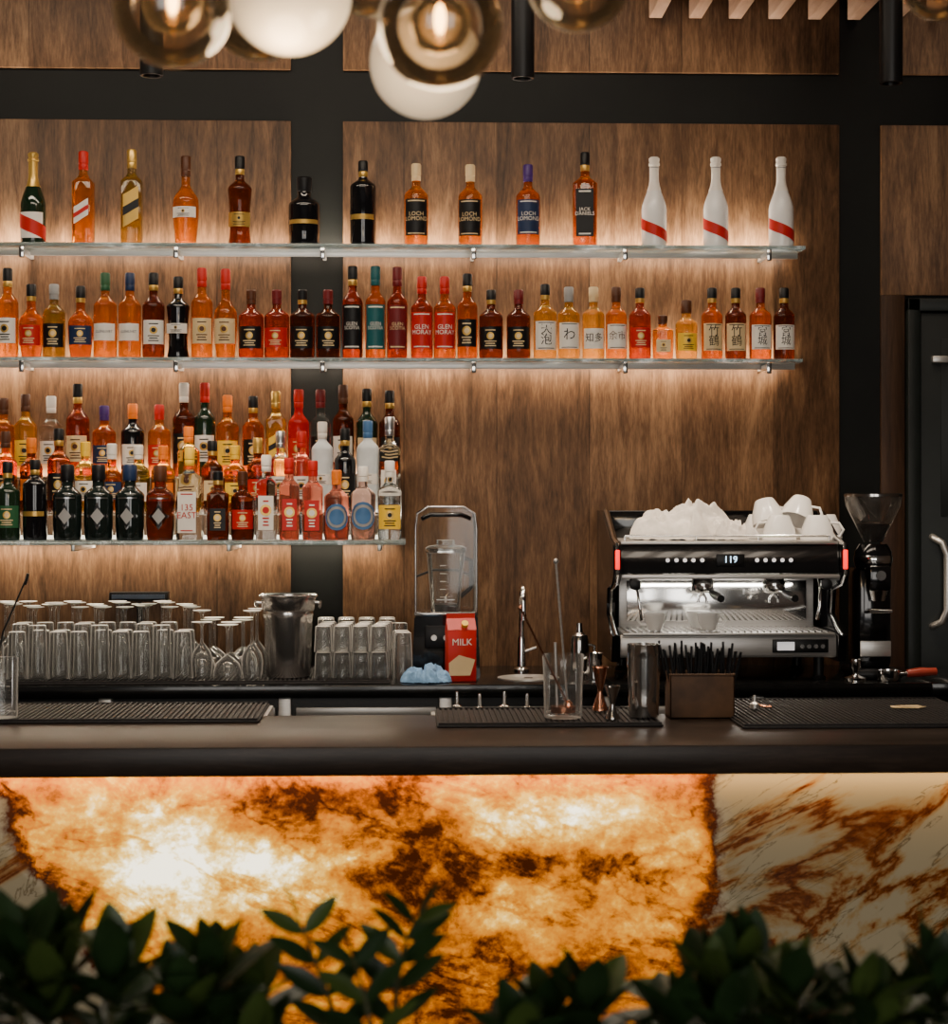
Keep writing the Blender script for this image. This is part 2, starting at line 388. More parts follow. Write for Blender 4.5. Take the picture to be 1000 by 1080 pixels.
# ---------------------------------------------------------------- bottles
def scurve(r0, z0, r1, z1, n=7, p=1.0):
    o = []
    for i in range(n+1):
        t = i/n; s = t*t*(3-2*t); o.append((r0+(r1-r0)*s**p, z0+(z1-z0)*t))
    return o
def make_bottle(h, r, kind, liq, cap, lab):
    b = MB(); L = LQ[liq]; sup = None; capm = pc(cap)
    nr = min(.0145, r*.45)
    if kind == 'std':   sb, st, ct = .60, .74, .86; body = [(r, .012), (r, sb*h)]+scurve(r, sb*h, nr, st*h, p=1.2)[1:]
    elif kind == 'sq':
        sb, st, ct = .66, .76, .87; body = [(r, .012), (r, sb*h)]+scurve(r, sb*h, nr, st*h, p=.8)[1:]
        def sup(a, z):
            k = (abs(sin(a))**6+abs(cos(a))**6)**(-1/6); w = 1 if z <= sb*h else max(0, 1-(z-sb*h)/((st-sb)*h)); return 1+(k-1)*w
    elif kind == 'champ': sb, st, ct = .42, .76, .66; nr = .0150; body = [(r, .012), (r, sb*h)]+scurve(r, sb*h, nr, st*h, n=10, p=.9)[1:]
    elif kind == 'squat': sb, st, ct = .56, .72, .80; nr = r*.42; body = [(r*.96, .012), (r, .2*h), (r, sb*h)]+scurve(r, sb*h, nr, st*h, p=1.8)[1:]
    elif kind == 'belly': sb, st, ct = .48, .68, .84; body = [(r*.80, .008), (r*.86, .1*h), (r*.97, .3*h), (r, .42*h), (r*.98, sb*h)]+scurve(r*.98, sb*h, nr, st*h, p=1.3)[1:]
    elif kind == 'waist': sb, st, ct = .62, .74, .86; body = [(r*.95, .01), (r*.84, .12*h), (r*.80, .25*h), (r*.88, .45*h), (r, sb*h)]+scurve(r, sb*h, nr, st*h, p=1.4)[1:]
    else:  sb, st, ct = .68, .80, .88; body = [(r, .012), (r, sb*h)]+scurve(r, sb*h, nr, st*h, p=1.5)[1:]
    neck_end = ct*h
    prof = [(0, .004), (r*.55, .003), (body[0][0]*.92, 0)]+body
    if prof[-1][1] < neck_end: prof += [(nr, neck_end)]
    prof = prof+[(0, prof[-1][1]+.0005)]
    b.lathe(prof, L, sup=sup, seg=24)
    if kind == 'champ':
        fo = [q for q in body if q[1] >= .60*h]
        b.lathe([(q[0]+.0008, q[1]) for q in fo]+[(nr+.0008, .90*h), (nr+.004, .905*h), (nr+.004, .93*h), (nr+.001, .935*h), (nr+.003, .96*h), (nr+.003, .985*h), (nr-.002, h), (0, h)], capm)
        if liq == 'wht': b.arc(.875*h, .885*h, -3.1, 3.1, nr+.002, pc('grey'), n=20)
    elif kind == 'squat':
        b.lathe([(0, ct*h-.004), (nr*1.08, ct*h-.004), (nr*1.15, ct*h), (nr*1.15, .98*h), (nr*.95, h), (0, h)], capm)
    else:
        c2 = nr+.0022
        b.lathe([(0, ct*h-.006), (nr+.0008, ct*h-.006), (nr+.001, ct*h), (c2, ct*h+.001), (c2, .985*h), (c2-.003, h), (0, h)], capm)
        b.lathe([(nr+.0005, (ct-.07)*h), (nr+.0016, (ct-.065)*h), (nr+.0016, (ct-.01)*h), (nr+.0005, (ct-.005)*h)], capm if cap != 'black' else pc('gold'))
    R = r*1.012+.0003
    if lab:
        base = lab[0]; z0 = lab[1]*h; z1 = lab[2]*h
        skew = lab[5] if len(lab) > 5 else 0
        hw = 1.05 if not sup else .62
        rr = R if kind not in ('belly',) else R*.995
        if base != 'none': b.arc(z0, z1, -hw, hw, rr, pc(base), sup, skew=skew)
        tx, tc = lab[3], pc(lab[4])
        zc = (z0+z1)/2; H = z1-z0; fl = bool(sup)
        if tx == 'lines':
            for k, (fz, wd) in enumerate(((.84, .5), (.34, .6), (.24, .45), (.14, .55))):
                b.arc(z0+H*(fz-.02), z0+H*(fz+.025), -wd*hw*.8, wd*hw*.8, rr+.0005, tc, sup, 6)
            b.disc(z0+H*.58, H*.17, rr+.0009, pc('gold'), flat=fl); b.disc(z0+H*.58, H*.10, rr+.0013, tc, flat=fl)
        elif tx == 'band':
            b.arc(z0+H*.35, z0+H*.62, -hw, hw, rr+.0005, tc, sup, 8, skew=skew)
        elif tx == 'ribbon':
            b.arc(z0+H*.2, z0+H*.75, -1.5, 1.5, rr+.0005, tc, None, 14, skew=-.055)
        elif tx == 'hex':
            b.disc(zc, H*.5, rr+.0005, tc, hexa=True); b.disc(zc, H*.42, rr+.0009, pc('black'), hexa=True); b.disc(zc, H*.30, rr+.0013, pc('grey'), hexa=True)
            b.arc(z1+.012, z1+.016, -.7, .7, rr+.0005, tc)
        elif tx == 'round':
            b.disc(zc, H*.5, rr+.0005, tc); b.disc(zc, H*.40, rr+.001, pc('grey')); b.disc(zc, H*.30, rr+.0015, tc)
        elif tx:
            n = max(len(q) for q in tx.split('\n')); ln = tx.count('\n')+1
            size = min((1.75 if n > 1 else 1.2)*r/(n*.62 if ord(tx[0]) < 999 else n*1.0), H*.85/ln)
            b.text(tx, zc+H*.02, size, rr+.0009, tc, flat=(0, -rr-.0009, zc+H*.02) if fl else None)
            if H > .07:
                b.arc(z0+H*.04, z0+H*.07, -hw*.7, hw*.7, rr+.0005, tc, sup, 6); b.arc(z0+H*.93, z0+H*.96, -hw*.7, hw*.7, rr+.0005, tc, sup, 6)
    return b
LAB = {
 'w': ('white', .16, .44, 'lines', 'black'), 'c': ('cream', .16, .44, 'lines', 'brown'), 'k': ('black', .14, .46, 'lines', 'cream'),
 'r': ('red', .16, .44, 'lines', 'cream'), 'n': ('navy', .18, .44, 'lines', 'cream'), 'g': ('green', .16, .44, 'lines', 'cream'),
 'o': ('orange', .16, .44, 'lines', 'white'), 'y': ('yellow', .14, .44, 'lines', 'black'), 'go': ('gold', .2, .36, 'lines', 'black'),
 'll': ('black', .12, .56, 'LOCH\nLOMOND', 'cream'), 'll2': ('navy', .14, .56, 'LOCH\nLOMOND', 'white'),
 'jd': ('black', .10, .60, 'JACK\nDANIELS', 'white'), 'gs': ('black', .10, .58, 'GLEN\nSCOTIA', 'white'), 'gt': ('teal', .10, .58, 'GLEN\nSCOTIA', 'white'),
 'gr': ('maroon', .10, .58, 'GLEN\nSCOTIA', 'cream'), 'rr': ('red', .12, .56, 'GLEN\nMORAY', 'white'),
 'gf': ('white', .20, .40, 'GLENLIVET', 'navy'), 'k1': ('white', .12, .50, '天\n泡', 'black'), 'k2': ('white', .14, .50, 'わ', 'black'), 'k3': ('white', .14, .42, '知多', 'black'),
 'k4': ('cream', .12, .50, '竹\n鶴', 'black'), 'k5': ('white', .14, .48, '宮\n城', 'black'), 'k6': ('white', .14, .48, '余市', 'brown'),
 'sw': ('white', .26, .44, 'band', 'red', .03), 'so': ('gold', .22, .56, 'band', 'black', .03), 'sb': ('yellow', .26, .5, 'band', 'black', .03),
 'cr': ('none', .08, .30, 'ribbon', 'red'), 'crw': ('white', .06, .34, 'ribbon', 'red'),
 'hx': ('none', .14, .50, 'hex', 'silver'), 'rd': ('none', .14, .52, 'round', 'blue'),
 'e': ('white', .08, .52, '135\nEAST', 'red'), 'bf': ('white', .12, .52, 'lines', 'red'), 'bp': ('red', .12, .5, 'lines', 'white'),
 'sm': ('gold', .30, .36, '', 'black'), 'smw': ('white', .30, .42, 'lines', 'black'), None: None,
}
def put(px, top, wpx, kind, liq, cap, lab, Y, zb, name='whisky_bottle'):
    x = PX(px, Y); zt = PY(px, top, Y)[2]; h = zt-zb; r = wpx/2*Y/F*.98
    if kind == 'sq': r *= .95
    b = make_bottle(h, r, kind, liq, cap, LAB[lab]); b.obj(name, (x, Y, zb+.0005), rot=random.uniform(-.12, .12))
YS = 6.455
W = 'whisky_bottle'; C = 'champagne_bottle'; G = 'gin_bottle'; V = 'vodka_bottle'; R_ = 'rum_bottle'; LQR = 'liqueur_bottle'
top = [(35, 161, 27, 'champ', 'grn', 'gold', 'crw', C), (88, 160, 23, 'sq', 'org', 'red', 'sw', W), (139, 158, 24, 'sq', 'olv', 'gold', 'so', W),
 (196, 165, 28, 'belly', 'org', 'brown', 'smw', W), (253, 165, 26, 'waist', 'drk', 'black', 'go', W), (321, 187, 34, 'squat', 'blk', 'black', 'sm', W),
 (383, 170, 28, 'tall', 'blk', 'black', 'sm', W), (439, 173, 26, 'std', 'org', 'cream', 'll', W), (496, 174, 26, 'std', 'org', 'cream', 'll', W),
 (557, 174, 26, 'std', 'amb', 'purple', 'll2', W), (617, 161, 28, 'sq', 'amb', 'black', 'jd', W),
 (690, 166, 27, 'champ', 'wht', 'white', 'cr', C), (755, 166, 27, 'champ', 'wht', 'white', 'cr', C), (824, 166, 27, 'champ', 'wht', 'white', 'cr', C)]
for px, t, w, k, l, c, lb, nm in top: put(px, t, w, k, l, c, lb, YS, Z1, nm)
row2 = [(8, 283, 23, 'std', 'org', 'black', 'w'), (33, 300, 26, 'belly', 'amb', 'black', 'r'), (57, 300, 24, 'std', 'olv', 'grey', 'k'), (85, 302, 27, 'belly', 'amb', 'black', 'n'),
 (111, 288, 25, 'std', 'org', 'green', 'gf'), (137, 288, 24, 'std', 'org', 'navy', 'gf'), (162, 288, 24, 'std', 'drk', 'black', 'w'), (188, 292, 25, 'waist', 'blk', 'black', 'smw'),
 (213, 283, 23, 'std', 'org', 'red', 'c'), (238, 284, 25, 'belly', 'org', 'red', 'c'), (265, 306, 27, 'std', 'red', 'brown', 'k'), (292, 306, 27, 'std', 'red', 'maroon', 'r'),
 (319, 306, 27, 'std', 'drk', 'black', 'k'), (346, 306, 26, 'std', 'drk', 'maroon', 'k'), (372, 281, 22, 'std', 'red', 'black', 'gs'), (396, 281, 22, 'std', 'amb', 'teal', 'gt'),
 (419, 282, 22, 'std', 'red', 'maroon', 'gr'), (445, 292, 24, 'std', 'red', 'red', 'rr'), (469, 292, 24, 'std', 'amb', 'red', 'rr'), (493, 289, 22, 'std', 'amb', 'black', 'k'),
 (518, 306, 26, 'std', 'drk', 'black', 'k'), (547, 306, 26, 'std', 'drk', 'maroon', 'k'), (575, 300, 25, 'std', 'yel', 'black', 'k1'), (600, 303, 24, 'std', 'yel', 'grey', 'k2'),
 (626, 303, 24, 'std', 'yel', 'cream', 'k3'), (650, 303, 23, 'std', 'org', 'brown', 'k6'), (675, 304, 24, 'std', 'red', 'black', 'r'), (699, 333, 23, 'sq', 'org', 'brown', 'c'),
 (724, 317, 24, 'squat', 'yel', 'brown', 'y'), (751, 304, 23, 'std', 'amb', 'black', 'k4'), (776, 304, 23, 'std', 'drk', 'black', 'k4'), (802, 304, 24, 'std', 'amb', 'maroon', 'k5'), (827, 304, 23, 'std', 'drk', 'black', 'k5')]
for px, t, w, k, l, c, lb in row2: put(px, t, w, k, l, c, lb, YS, Z2, W)
for k in range(3): put(-22-k*26, 286+k*6, 24, 'std', 'amb', 'black', 'w', YS, Z2)
front = [(8, 487, 27, 'std', 'grn', 'black', 'g', G), (37, 485, 26, 'tall', 'blk', 'black', 'sm', G), (71, 490, 31, 'squat', 'hen', 'black', 'hx', G), (104, 490, 31, 'squat', 'hen', 'black', 'hx', G),
 (137, 490, 31, 'squat', 'hen', 'navy', 'hx', G), (169, 491, 30, 'squat', 'drk', 'brown', 'hx', G), (200, 472, 29, 'sq', 'clr', 'yellow', 'e', G), (230, 497, 25, 'sq', 'drk', 'black', 'k', R_),
 (256, 497, 25, 'std', 'drk', 'brown', 'r', R_), (281, 480, 24, 'sq', 'clr', 'white', 'bf', G), (305, 483, 23, 'sq', 'pnk', 'red', 'bp', G), (330, 486, 23, 'sq', 'pnk', 'red', 'bp', G),
 (355, 496, 27, 'std', 'pnk', 'orange', 'rd', G), (383, 492, 27, 'std', 'rse', 'white', 'rd', G), (411, 486, 26, 'std', 'clr', 'white', 'y', G)]
for px, t, w, k, l, c, lb, nm in front: put(px, t, w, k, l, c, lb, T3+.06, zF, nm)
mid = [(6, 455, 24, 'std', 'amb', 'brown', 'k', R_), (33, 462, 24, 'std', 'drk', 'orange', 'o', R_), (62, 452, 24, 'std', 'drk', 'black', 'k', R_), (90, 466, 23, 'std', 'yel', 'yellow', 'w', LQR),
 (118, 468, 24, 'belly', 'amb', 'white', 'n', R_), (146, 470, 24, 'std', 'olv', 'white', 'w', LQR), (172, 470, 25, 'std', 'org', 'orange', 'o', LQR), (199, 450, 24, 'tall', 'yel', 'orange', 'c', LQR),
 (224, 465, 23, 'std', 'drk', 'black', 'c', R_), (248, 470, 24, 'std', 'amb', 'yellow', 'y', R_), (272, 462, 23, 'std', 'drk', 'gold', 'r', R_), (296, 455, 22, 'std', 'clr', 'silver', 'w', V),
 (318, 455, 22, 'std', 'pnk', 'red', 'w', V), (340, 445, 23, 'tall', 'fro', 'white', 'smw', V), (364, 452, 23, 'std', 'blk', 'black', 'k', V), (388, 444, 24, 'tall', 'fro', 'blue', 'smw', V), (411, 440, 24, 'sq', 'clr', 'silver', 'w', V)]
for px, t, w, k, l, c, lb, nm in mid: put(px, t, w, k, l, c, lb, 6.315, zM, nm)
back = [(4, 420, 24, 'std', 'org', 'brown', 'o', R_), (27, 416, 24, 'std', 'yel', 'brown', 'y', R_), (54, 418, 24, 'std', 'clr', 'white', 'w', R_), (82, 405, 25, 'std', 'red', 'black', 'c', W),
 (110, 428, 25, 'std', 'amb', 'purple', 'n', W), (140, 426, 25, 'std', 'blk', 'orange', 'w', LQR), (168, 427, 24, 'std', 'org', 'red', 'r', W), (194, 404, 24, 'std', 'drk', 'white', 'k', W),
 (216, 404, 23, 'std', 'grn', 'red', 'w', W), (240, 417, 24, 'std', 'org', 'orange', 'y', W), (267, 418, 23, 'std', 'amb', 'black', 'k', W), (291, 413, 23, 'sq', 'yel', 'gold', 'sb', W),
 (315, 411, 23, 'std', 'crd', 'red', 'r', W), (338, 411, 22, 'std', 'clr', 'maroon', 'k', V), (362, 406, 23, 'std', 'drk', 'brown', 'w', R_), (387, 410, 23, 'std', 'grn', 'black', 'c', W), (411, 412, 23, 'std', 'drk', 'black', 'k', W)]
for px, t, w, k, l, c, lb, nm in back: put(px, t, w, k, l, c, lb, 6.475, zB, nm)
for k in range(3):
    put(-22-k*28, 490, 26, 'std', 'grn', 'black', 'w', T3+.06, zF, G); put(-22-k*28, 416, 24, 'std', 'amb', 'black', 'w', 6.475, zB, W)

# ---------------------------------------------------------------- back counter
KZ = 1.05; KY = PG(500, 722, KZ)[1]
kc = empty('back_counter')
b = MB(); b.box(-2.6, xD, KY, 6.575, KZ-.04, KZ, m_counter, .003); b.box(xD, PX(1040, KY), KY, 6.50, KZ-.04, KZ, m_counter, .003); b.obj('worktop', parent=kc)
b = MB(); b.box(-2.6, PX(1030, KY), KY+.04, 6.50, 0.0, KZ-.041, m_black, .003)
for px in (110, 300, 470, 640, 800):
    x = PX(px, KY); b.box(x-.02, x+.02, KY+.01, KY+.045, .1, KZ-.042, m_steel, .003)
for a, c in ((130, 290), (312, 460), (484, 630), (655, 790), (812, 980)):
    b.box(PX(a, KY), PX(c, KY), KY+.015, KY+.035, KZ-.10, KZ-.072, m_steel, .003)
b.obj('cabinet', parent=kc)

def ribmat(name, x0, x1, y0, y1, z):
    b = MB(); b.box(x0, x1, y0, y1, z, z+.006, m_rubber, .002)
    n = int((x1-x0)/.014)
    for i in range(n):
        x = x0+.008+i*(x1-x0-.016)/max(1, n-1); b.box(x-.0035, x+.0035, y0+.012, y1-.012, z+.006, z+.010, m_rubber)
    for y in (y0+.004, y1-.010): b.box(x0+.004, x1-.004, y, y+.006, z+.006, z+.012, m_rubber)
    return b.obj(name)
ribmat('bar_mat', PX(8, 6.0), PX(412, 6.0), KY+.02, 6.47, KZ+.0005)
GZ = KZ+.0125

def highball(h=.15, rb=.026, rt=.032):
    b = MB(); b.lathe([(rt, 0), (rt+.0008, .002), (rb+.001, h-.012), (rb, h-.002), (rb-.003, h), (0, h-.001)], m_glass, seg=24)
    b.lathe([(rb-.004, h-.010), (rb-.004, h-.008)], m_glass, seg=24); return b.mesh('highball_glass')
def wineglass(h=.225, r=.036):
    b = MB(); b.lathe([(r*.86, 0), (r*.98, .03), (r, .055), (r*.85, .08), (r*.45, .10), (.005, .112), (.0038, .13), (.0038, h-.02), (.008, h-.006), (r*.85, h-.001), (r*.86, h), (0, h)], m_glass, seg=24)
    return b.mesh('wine_glass')
def coupe(h=.17, r=.045):
    b = MB(); b.lathe([(r, 0), (r*1.01, .02), (r*.85, .045), (r*.4, .064), (.005, .072), (.004, .09), (.004, h-.015), (.009, h-.005), (r*.75, h-.001), (r*.76, h), (0, h)], m_glass, seg=24)
    return b.mesh('coupe_glass')
def tumbler(h=.082, rt=.0285):
    b = MB(); b.lathe([(rt, 0), (rt+.0005, .002), (rt*.9, h-.014), (rt*.86, h-.002), (rt*.8, h), (0, h)], m_glass, seg=24)
    return b.mesh('rocks_glass')
g_h, g_w, g_c, g_t = highball(), wineglass(), coupe(), tumbler()
g_h2 = highball(.17, .0265, .031); g_w2 = wineglass(.215, .034)
for j, Y in enumerate((6.035, 6.105, 6.175)):
    for i in range(9):
        px = 18+i*21.8+j*4
        if px > 200: continue
        place(g_h2 if (i+j) % 3 == 1 or j == 2 else g_h, 'highball_glass', (PX(px, Y)+random.uniform(-.0008, .0008), Y, GZ))
for j, Y in enumerate((6.25, 6.33, 6.41)):
    for i in range(9):
        px = 14+i*23.6-j*4; place(random.choice((g_w, g_w2)), 'wine_glass', (PX(px, Y), Y+random.uniform(-.003, .003), GZ))
for px, Y in ((240, 6.05), (213, 6.18), (244, 6.17), (222, 6.29), (256, 6.28), (226, 6.40), (257, 6.40)): place(g_c, 'coupe_glass', (PX(px, Y), Y, GZ))
for px, Y in ((213, 6.06), (266, 6.04), (271, 6.15)): place(g_w2, 'wine_glass', (PX(px, Y), Y, GZ))
for j, Y in enumerate((6.03, 6.095, 6.16, 6.225)):
    for i in range(4):
        px = 341+i*19.6+j*2.0
        for k in range(2): place(g_t, 'rocks_glass', (PX(px, Y), Y, GZ+k*.0835))
for j, Y in enumerate((6.30, 6.38)):
    for i in range(4): place(g_h2, 'highball_glass', (PX(344+i*21.5, Y), Y, GZ))
place(g_h, 'highball_glass', (PX(425, 6.12), 6.12, KZ+.001)); place(g_h, 'highball_glass', (PX(423, 6.20), 6.20, KZ+.001)); place(g_h2, 'highball_glass', (PX(421, 6.28), 6.28, KZ+.001))

# ice bucket
bx, by = PX(304, 6.10), 6.10; hb = PZ(627, 6.08, 304)-GZ
b = MB()
b.lathe([(0, .002), (.068, 0), (.072, .006), (.078, hb*.72), (.081, hb*.76), (.079, hb*.80), (.084, hb*.82), (.088, hb*.96), (.094, hb*.97), (.095, hb*.99), (.092, hb), (.084, hb*.985), (.078, hb*.8), (.068, .02), (0, .015)], m_bucket, seg=40)
for sx in (-1, 1):
    b.tube([(sx*.084, 0, hb*.9), (sx*.101, 0, hb*.9)], .005, m_chrome); b.tube([(sx*.101, -.025, hb*.84), (sx*.103, -.02, hb*.91), (sx*.103, .02, hb*.91), (sx*.101, .025, hb*.84)], .004, m_chrome)
b.obj('ice_bucket', (bx, by, GZ))
b = MB(); b.box(0, .20, 0, .06, 0, .03, m_black, .004); b.box(.01, .19, -.004, 0, .008, .022, mat('rail_blue', (.03, .05, .09), .3)); 
b.lathe([(0, 0), (.04, 0), (.04, .008), (.012, .012), (.01, .225)], m_black, c=(.1, .03, -.23)); b.obj('card_terminal', (PX(115, 6.52), 6.515, KZ+.231))

# blender with sound enclosure
bl = empty('bar_blender', (PX(470, 6.3), 6.3, KZ+.001))
b = MB(); b.prism([(-.112, 0), (.112, 0), (.104, .19), (.09, .205), (-.09, .205), (-.104, .19)], -.085, .11, m_blackg, axis='y'); b.box(-.07, .07, -.092, -.084, .09, .165, m_black, .004); b.box(-.105, .105, -.09, .112, .196, .208, m_dchrome, .003)
for x in (-.04, 0, .04): b.lathe([(0, 0), (.010, 0), (.009, .006), (0, .006)], m_steel, X=Matrix.Translation((x, -.092, .125)) @ Matrix.Rotation(radians(90), 4, 'X'))
b.obj('base', parent=bl)
b = MB(); prof = [(-.100, .12), (-.100, .37), (-.094, .415), (-.06, .435), (.06, .435), (.094, .415), (.100, .37), (.100, .12)]
def shell(b, y0, y1, m):
    vs = []; n = len(prof)
    for y in (y0, y1):
        for x, z in prof: vs.append((x, y, z))
    b.add(vs, [(i, i+1, n+i+1, n+i) for i in range(n-1)], m); b.add([(x, y0, z) for x, z in prof], [tuple(range(n))], m)
shell(b, -.085, .10, m_acryl)
for y in (-.087, .10): b.tube([(x, y, z) for x, z in prof], .0035, m_dchrome if y < 0 else m_black)
b.tube([(-.08, -.09, .40), (-.05, -.10, .412), (.05, -.10, .412), (.08, -.09, .40)], .007, m_blackg)
b.tube([(-.098, .10, .22), (-.04, .105, .24), (.04, .105, .24), (.098, .10, .22)], .004, m_black)
o = b.obj('sound_cover', (0, 0, .075), parent=bl); o.scale = (1, 1, 1.10)
b = MB(); sq = lambda a, z: (abs(sin(a))**4+abs(cos(a))**4)**(-.25)
b.lathe([(.045, .125), (.047, .14), (.062, .31), (.066, .32)], m_glass, sup=sq); b.lathe([(.064, .320), (.067, .320), (.067, .332), (.057, .338), (.03, .342), (.03, .358), (0, .358)], m_acryl, sup=sq); b.lathe([(.0, .122), (.05, .122), (.048, .145), (0, .145)], m_black)
b.lathe([(.0655, .316), (.069, .318), (.069, .324), (.0655, .326)], m_dchrome, sup=sq)
for i in range(5): b.box(-.02, .0, -.0555-i*.0020, -.0545-i*.0020, .17+i*.026, .172+i*.026, pc('white'))
b.lathe([(0, .15), (.004, .15), (.004, .17), (0, .172)], m_steel); b.box(-.03, .03, -.006, .006, .158, .161, m_steel); b.tube([(.055, 0, .30), (.085, 0, .29), (.085, 0, .20), (.05, 0, .17)], .008, m_black)
b.obj('jug', (0, 0, .085), parent=bl)

# milk carton
cxx, cy = PX(486, 6.03), 6.03
b = MB(); w_ = .046; m_cr = pc('red')
b.box(-w_, w_, -.032, .032, 0, .165, m_cr, .003)
b.add([(-w_, -.032, .165), (w_, -.032, .165), (w_, .032, .165), (-w_, .032, .165), (-w_, 0, .20), (w_, 0, .20), (-w_, 0, .215), (w_, 0, .215)], [(0, 1, 5, 4), (2, 3, 4, 5), (0, 4, 3), (1, 2, 5), (4, 5, 7, 6)], m_cr)
b.prism([(-w_+.004, .02), (w_-.02, .02), (w_-.004, .07), (-.01, .085), (-w_+.004, .06)], -.0329, -.0324, pc('cream'), axis='y')
b.text('MILK', 0, .030, 1, pc('white'), flat=(0, -.0328, .125)); b.lathe([(0, 0), (.011, 0), (.011, .012), (0, .012)], pc('yellow'), X=Matrix.Translation((0.01, -.02, .178)) @ Matrix.Rotation(radians(45), 4, 'X'))
b.obj('milk_carton', (cxx, cy+.015, KZ+.001), rot=.12)

# cloths
def cloth(name, cx, cy, z, sx, sy, h, m, seed, nf=5, flat=.5):
    N = 70; vs = []; fs = []
    for j in range(N+1):
        for i in range(N+1):
            u = i/N*2-1; v = j/N*2-1
            su = u*math.sqrt(max(0, 1-v*v/2)); sv = v*math.sqrt(max(0, 1-u*u/2)); ang = math.atan2(sv, su)
            wob = 1+.22*noise.noise(Vector((cos(ang)*1.6+seed, sin(ang)*1.6, 3)))
            rr = min(1, math.hypot(su, sv)); e = (1-rr**3.2)**.6 if rr < 1 else 0
            q = Vector((su*nf/2+seed, sv*nf/2*max(.6, sy/sx), seed)); q2 = q+Vector((noise.noise(q*1.4), noise.noise(q*1.4+Vector((9, 2, 1))), 0))*.7
            n1 = 1-min(1, abs(noise.noise(q2))*2.8); n2 = 1-min(1, abs(noise.noise(q2*2.1+Vector((5, 1, 2))))*2.6); n3 = noise.noise(q*.55+Vector((2, 7, 1)))
            zz = h*e*max(.15, flat+.28*n1+.12*n2+.45*n3)
            k = wob+.04*n1
            vs.append((su*sx*k, sv*sy*k, max(0, zz)+.001+.004*abs(n2)*(1-e)))
    for j in range(N):
        for i in range(N): a = j*(N+1)+i; fs.append((a, a+1, a+N+2, a+N+1))
    b = MB(); b.add(vs, fs, m); return place(b.mesh(name, 180), name, (cx, cy, z))
cloth('cleaning_cloth', PX(450, 6.0), KY+.062, KZ+.001, .080, .042, .062, m_bluecloth, 3.3)

# tap, sink
b = MB(); tx = PX(550, 6.32)
b.lathe([(0, 0), (.026, 0), (.026, .012), (.015, .02), (.013, .11), (.011, .12)], m_chrome, seg=24)
pts = [(0, 0, .10), (0, 0, .24)]+[(0, -.05+.05*cos(a), .24+.05*sin(a)) for a in [i*pi/10 for i in range(1, 11)]]+[(0, -.10, .20)]
b.tube(pts, .009, m_chrome, 12); b.tube([(.012, 0, .07), (.05, -.01, .085)], .005, m_chrome); b.tube([(0, -.10, .20), (0, -.10, .18)], .011, m_chrome)
b.obj('gooseneck_tap', (tx, 6.32, KZ+.001))
b = MB(); b.lathe([(.10, .001), (.10, .005), (.088, .006), (.08, .002), (0, .0015)], m_steel, seg=36); b.lathe([(0, .004), (.015, .004), (.015, .002)], m_dchrome); b.obj('round_sink', (tx+.01, 6.12, KZ))
b = MB(); b.lathe([(0, 0), (.03, 0), (.032, .01), (.032, .11), (.027, .13), (.012, .14), (.009, .17), (0, .17)], m_dchrome, seg=24); b.tube([(.028, 0, .10), (.05, 0, .095), (.05, 0, .04), (.03, 0, .03)], .005, m_dchrome); b.obj('milk_frothing_jug', (PX(611, 6.24), 6.24, KZ+.001))
b = MB(); b.lathe([(0, 0), (.028, 0), (.030, .006), (.024, .06), (.026, .085), (.022, .08), (0, .06)], m_chrome, seg=24); b.tube([(-.026, 0, .07), (-.045, 0, .06), (-.042, 0, .025), (-.028, 0, .02)], .004, m_chrome); b.obj('milk_frothing_jug', (PX(627, 6.08), 6.08, KZ+.001))
# ---------------------------------------------------------------- coffee machine
MY = 6.02; mx0, mx1 = PX(650, MY), PX(886, MY); mw = mx1-mx0; mcx = (mx0+mx1)/2
zz = lambda py: PZ(py, MY, 768)-KZ
cm = empty('espresso_machine', (mcx, MY, KZ+.001)); hw = mw/2
zt, zp1, zp0, zo0, zb1_, zb0_ = zz(573), zz(579), zz(606), zz(664), zz(670), zz(694)
b = MB()
b.box(-hw+.01, hw-.01, 0.0, .44, zb0_, zb1_, m_mach, .006)
b.box(-hw+.012, hw-.012, -.006, 0.004, zb0_+.006, zb1_-.006, m_mach, .003)
b.box(-hw+.03, hw-.03, .24, .44, zb1_, zt, m_black, .01)
b.box(-hw+.035, hw-.035, .233, .241, zb1_+.004, zp0+.01, m_mach, .002)
b.box(-hw+.06, hw-.06, .226, .234, zb1_+.03, zp0-.03, m_chrome, .002)
b.box(-hw+.02, hw-.02, -.02, .25, zb1_, zb1_+.008, m_mach, .002)
for i in range(32):
    xx = -hw+.04+i*(mw-.08)/31; b.box(xx-.003, xx+.003, -.01, .22, zb1_+.008, zb1_+.013, m_dchrome)
for xx in (-hw+.06, hw-.06):
    for yy in (.04, .38): b.lathe([(0, 0), (.022, 0), (.024, .006), (.016, .014), (.016, zb0_), (0, zb0_)], m_black, c=(xx, yy, 0))
b.obj('body', parent=cm)
area('machine_work_light', (mcx, MY+.17, KZ+zp0-.03), mw-.16, .02, 1.6, (1, .93, .82), (radians(12), 0, 0))
b = MB()
b.prism([(-.03, zp0-.004), (-.045, zp0+.006), (-.03, zt-.012), (-.018, zt), (.25, zt), (.25, zp0+.01), (.08, zp0-.008)], -hw+.012, hw-.012, m_blackg)
b.box(-hw+.012, hw-.012, -.050, -.040, zp0-.012, zp0+.001, m_mach, .002); b.box(-hw+.012, hw-.012, -.030, -.016, zt-.004, zt+.006, m_mach, .002)
for k, gx in enumerate((-.20, -.172, -.145, -.118, -.09, .085, .112, .139, .166, .193)):
    b.lathe([(.0065, 0), (.0065, .003), (0, .003)], m_btn, X=Matrix.Translation((gx, -.039, (zp0+zt)/2-.004)) @ Matrix.Rotation(radians(78), 4, 'X'), seg=12)
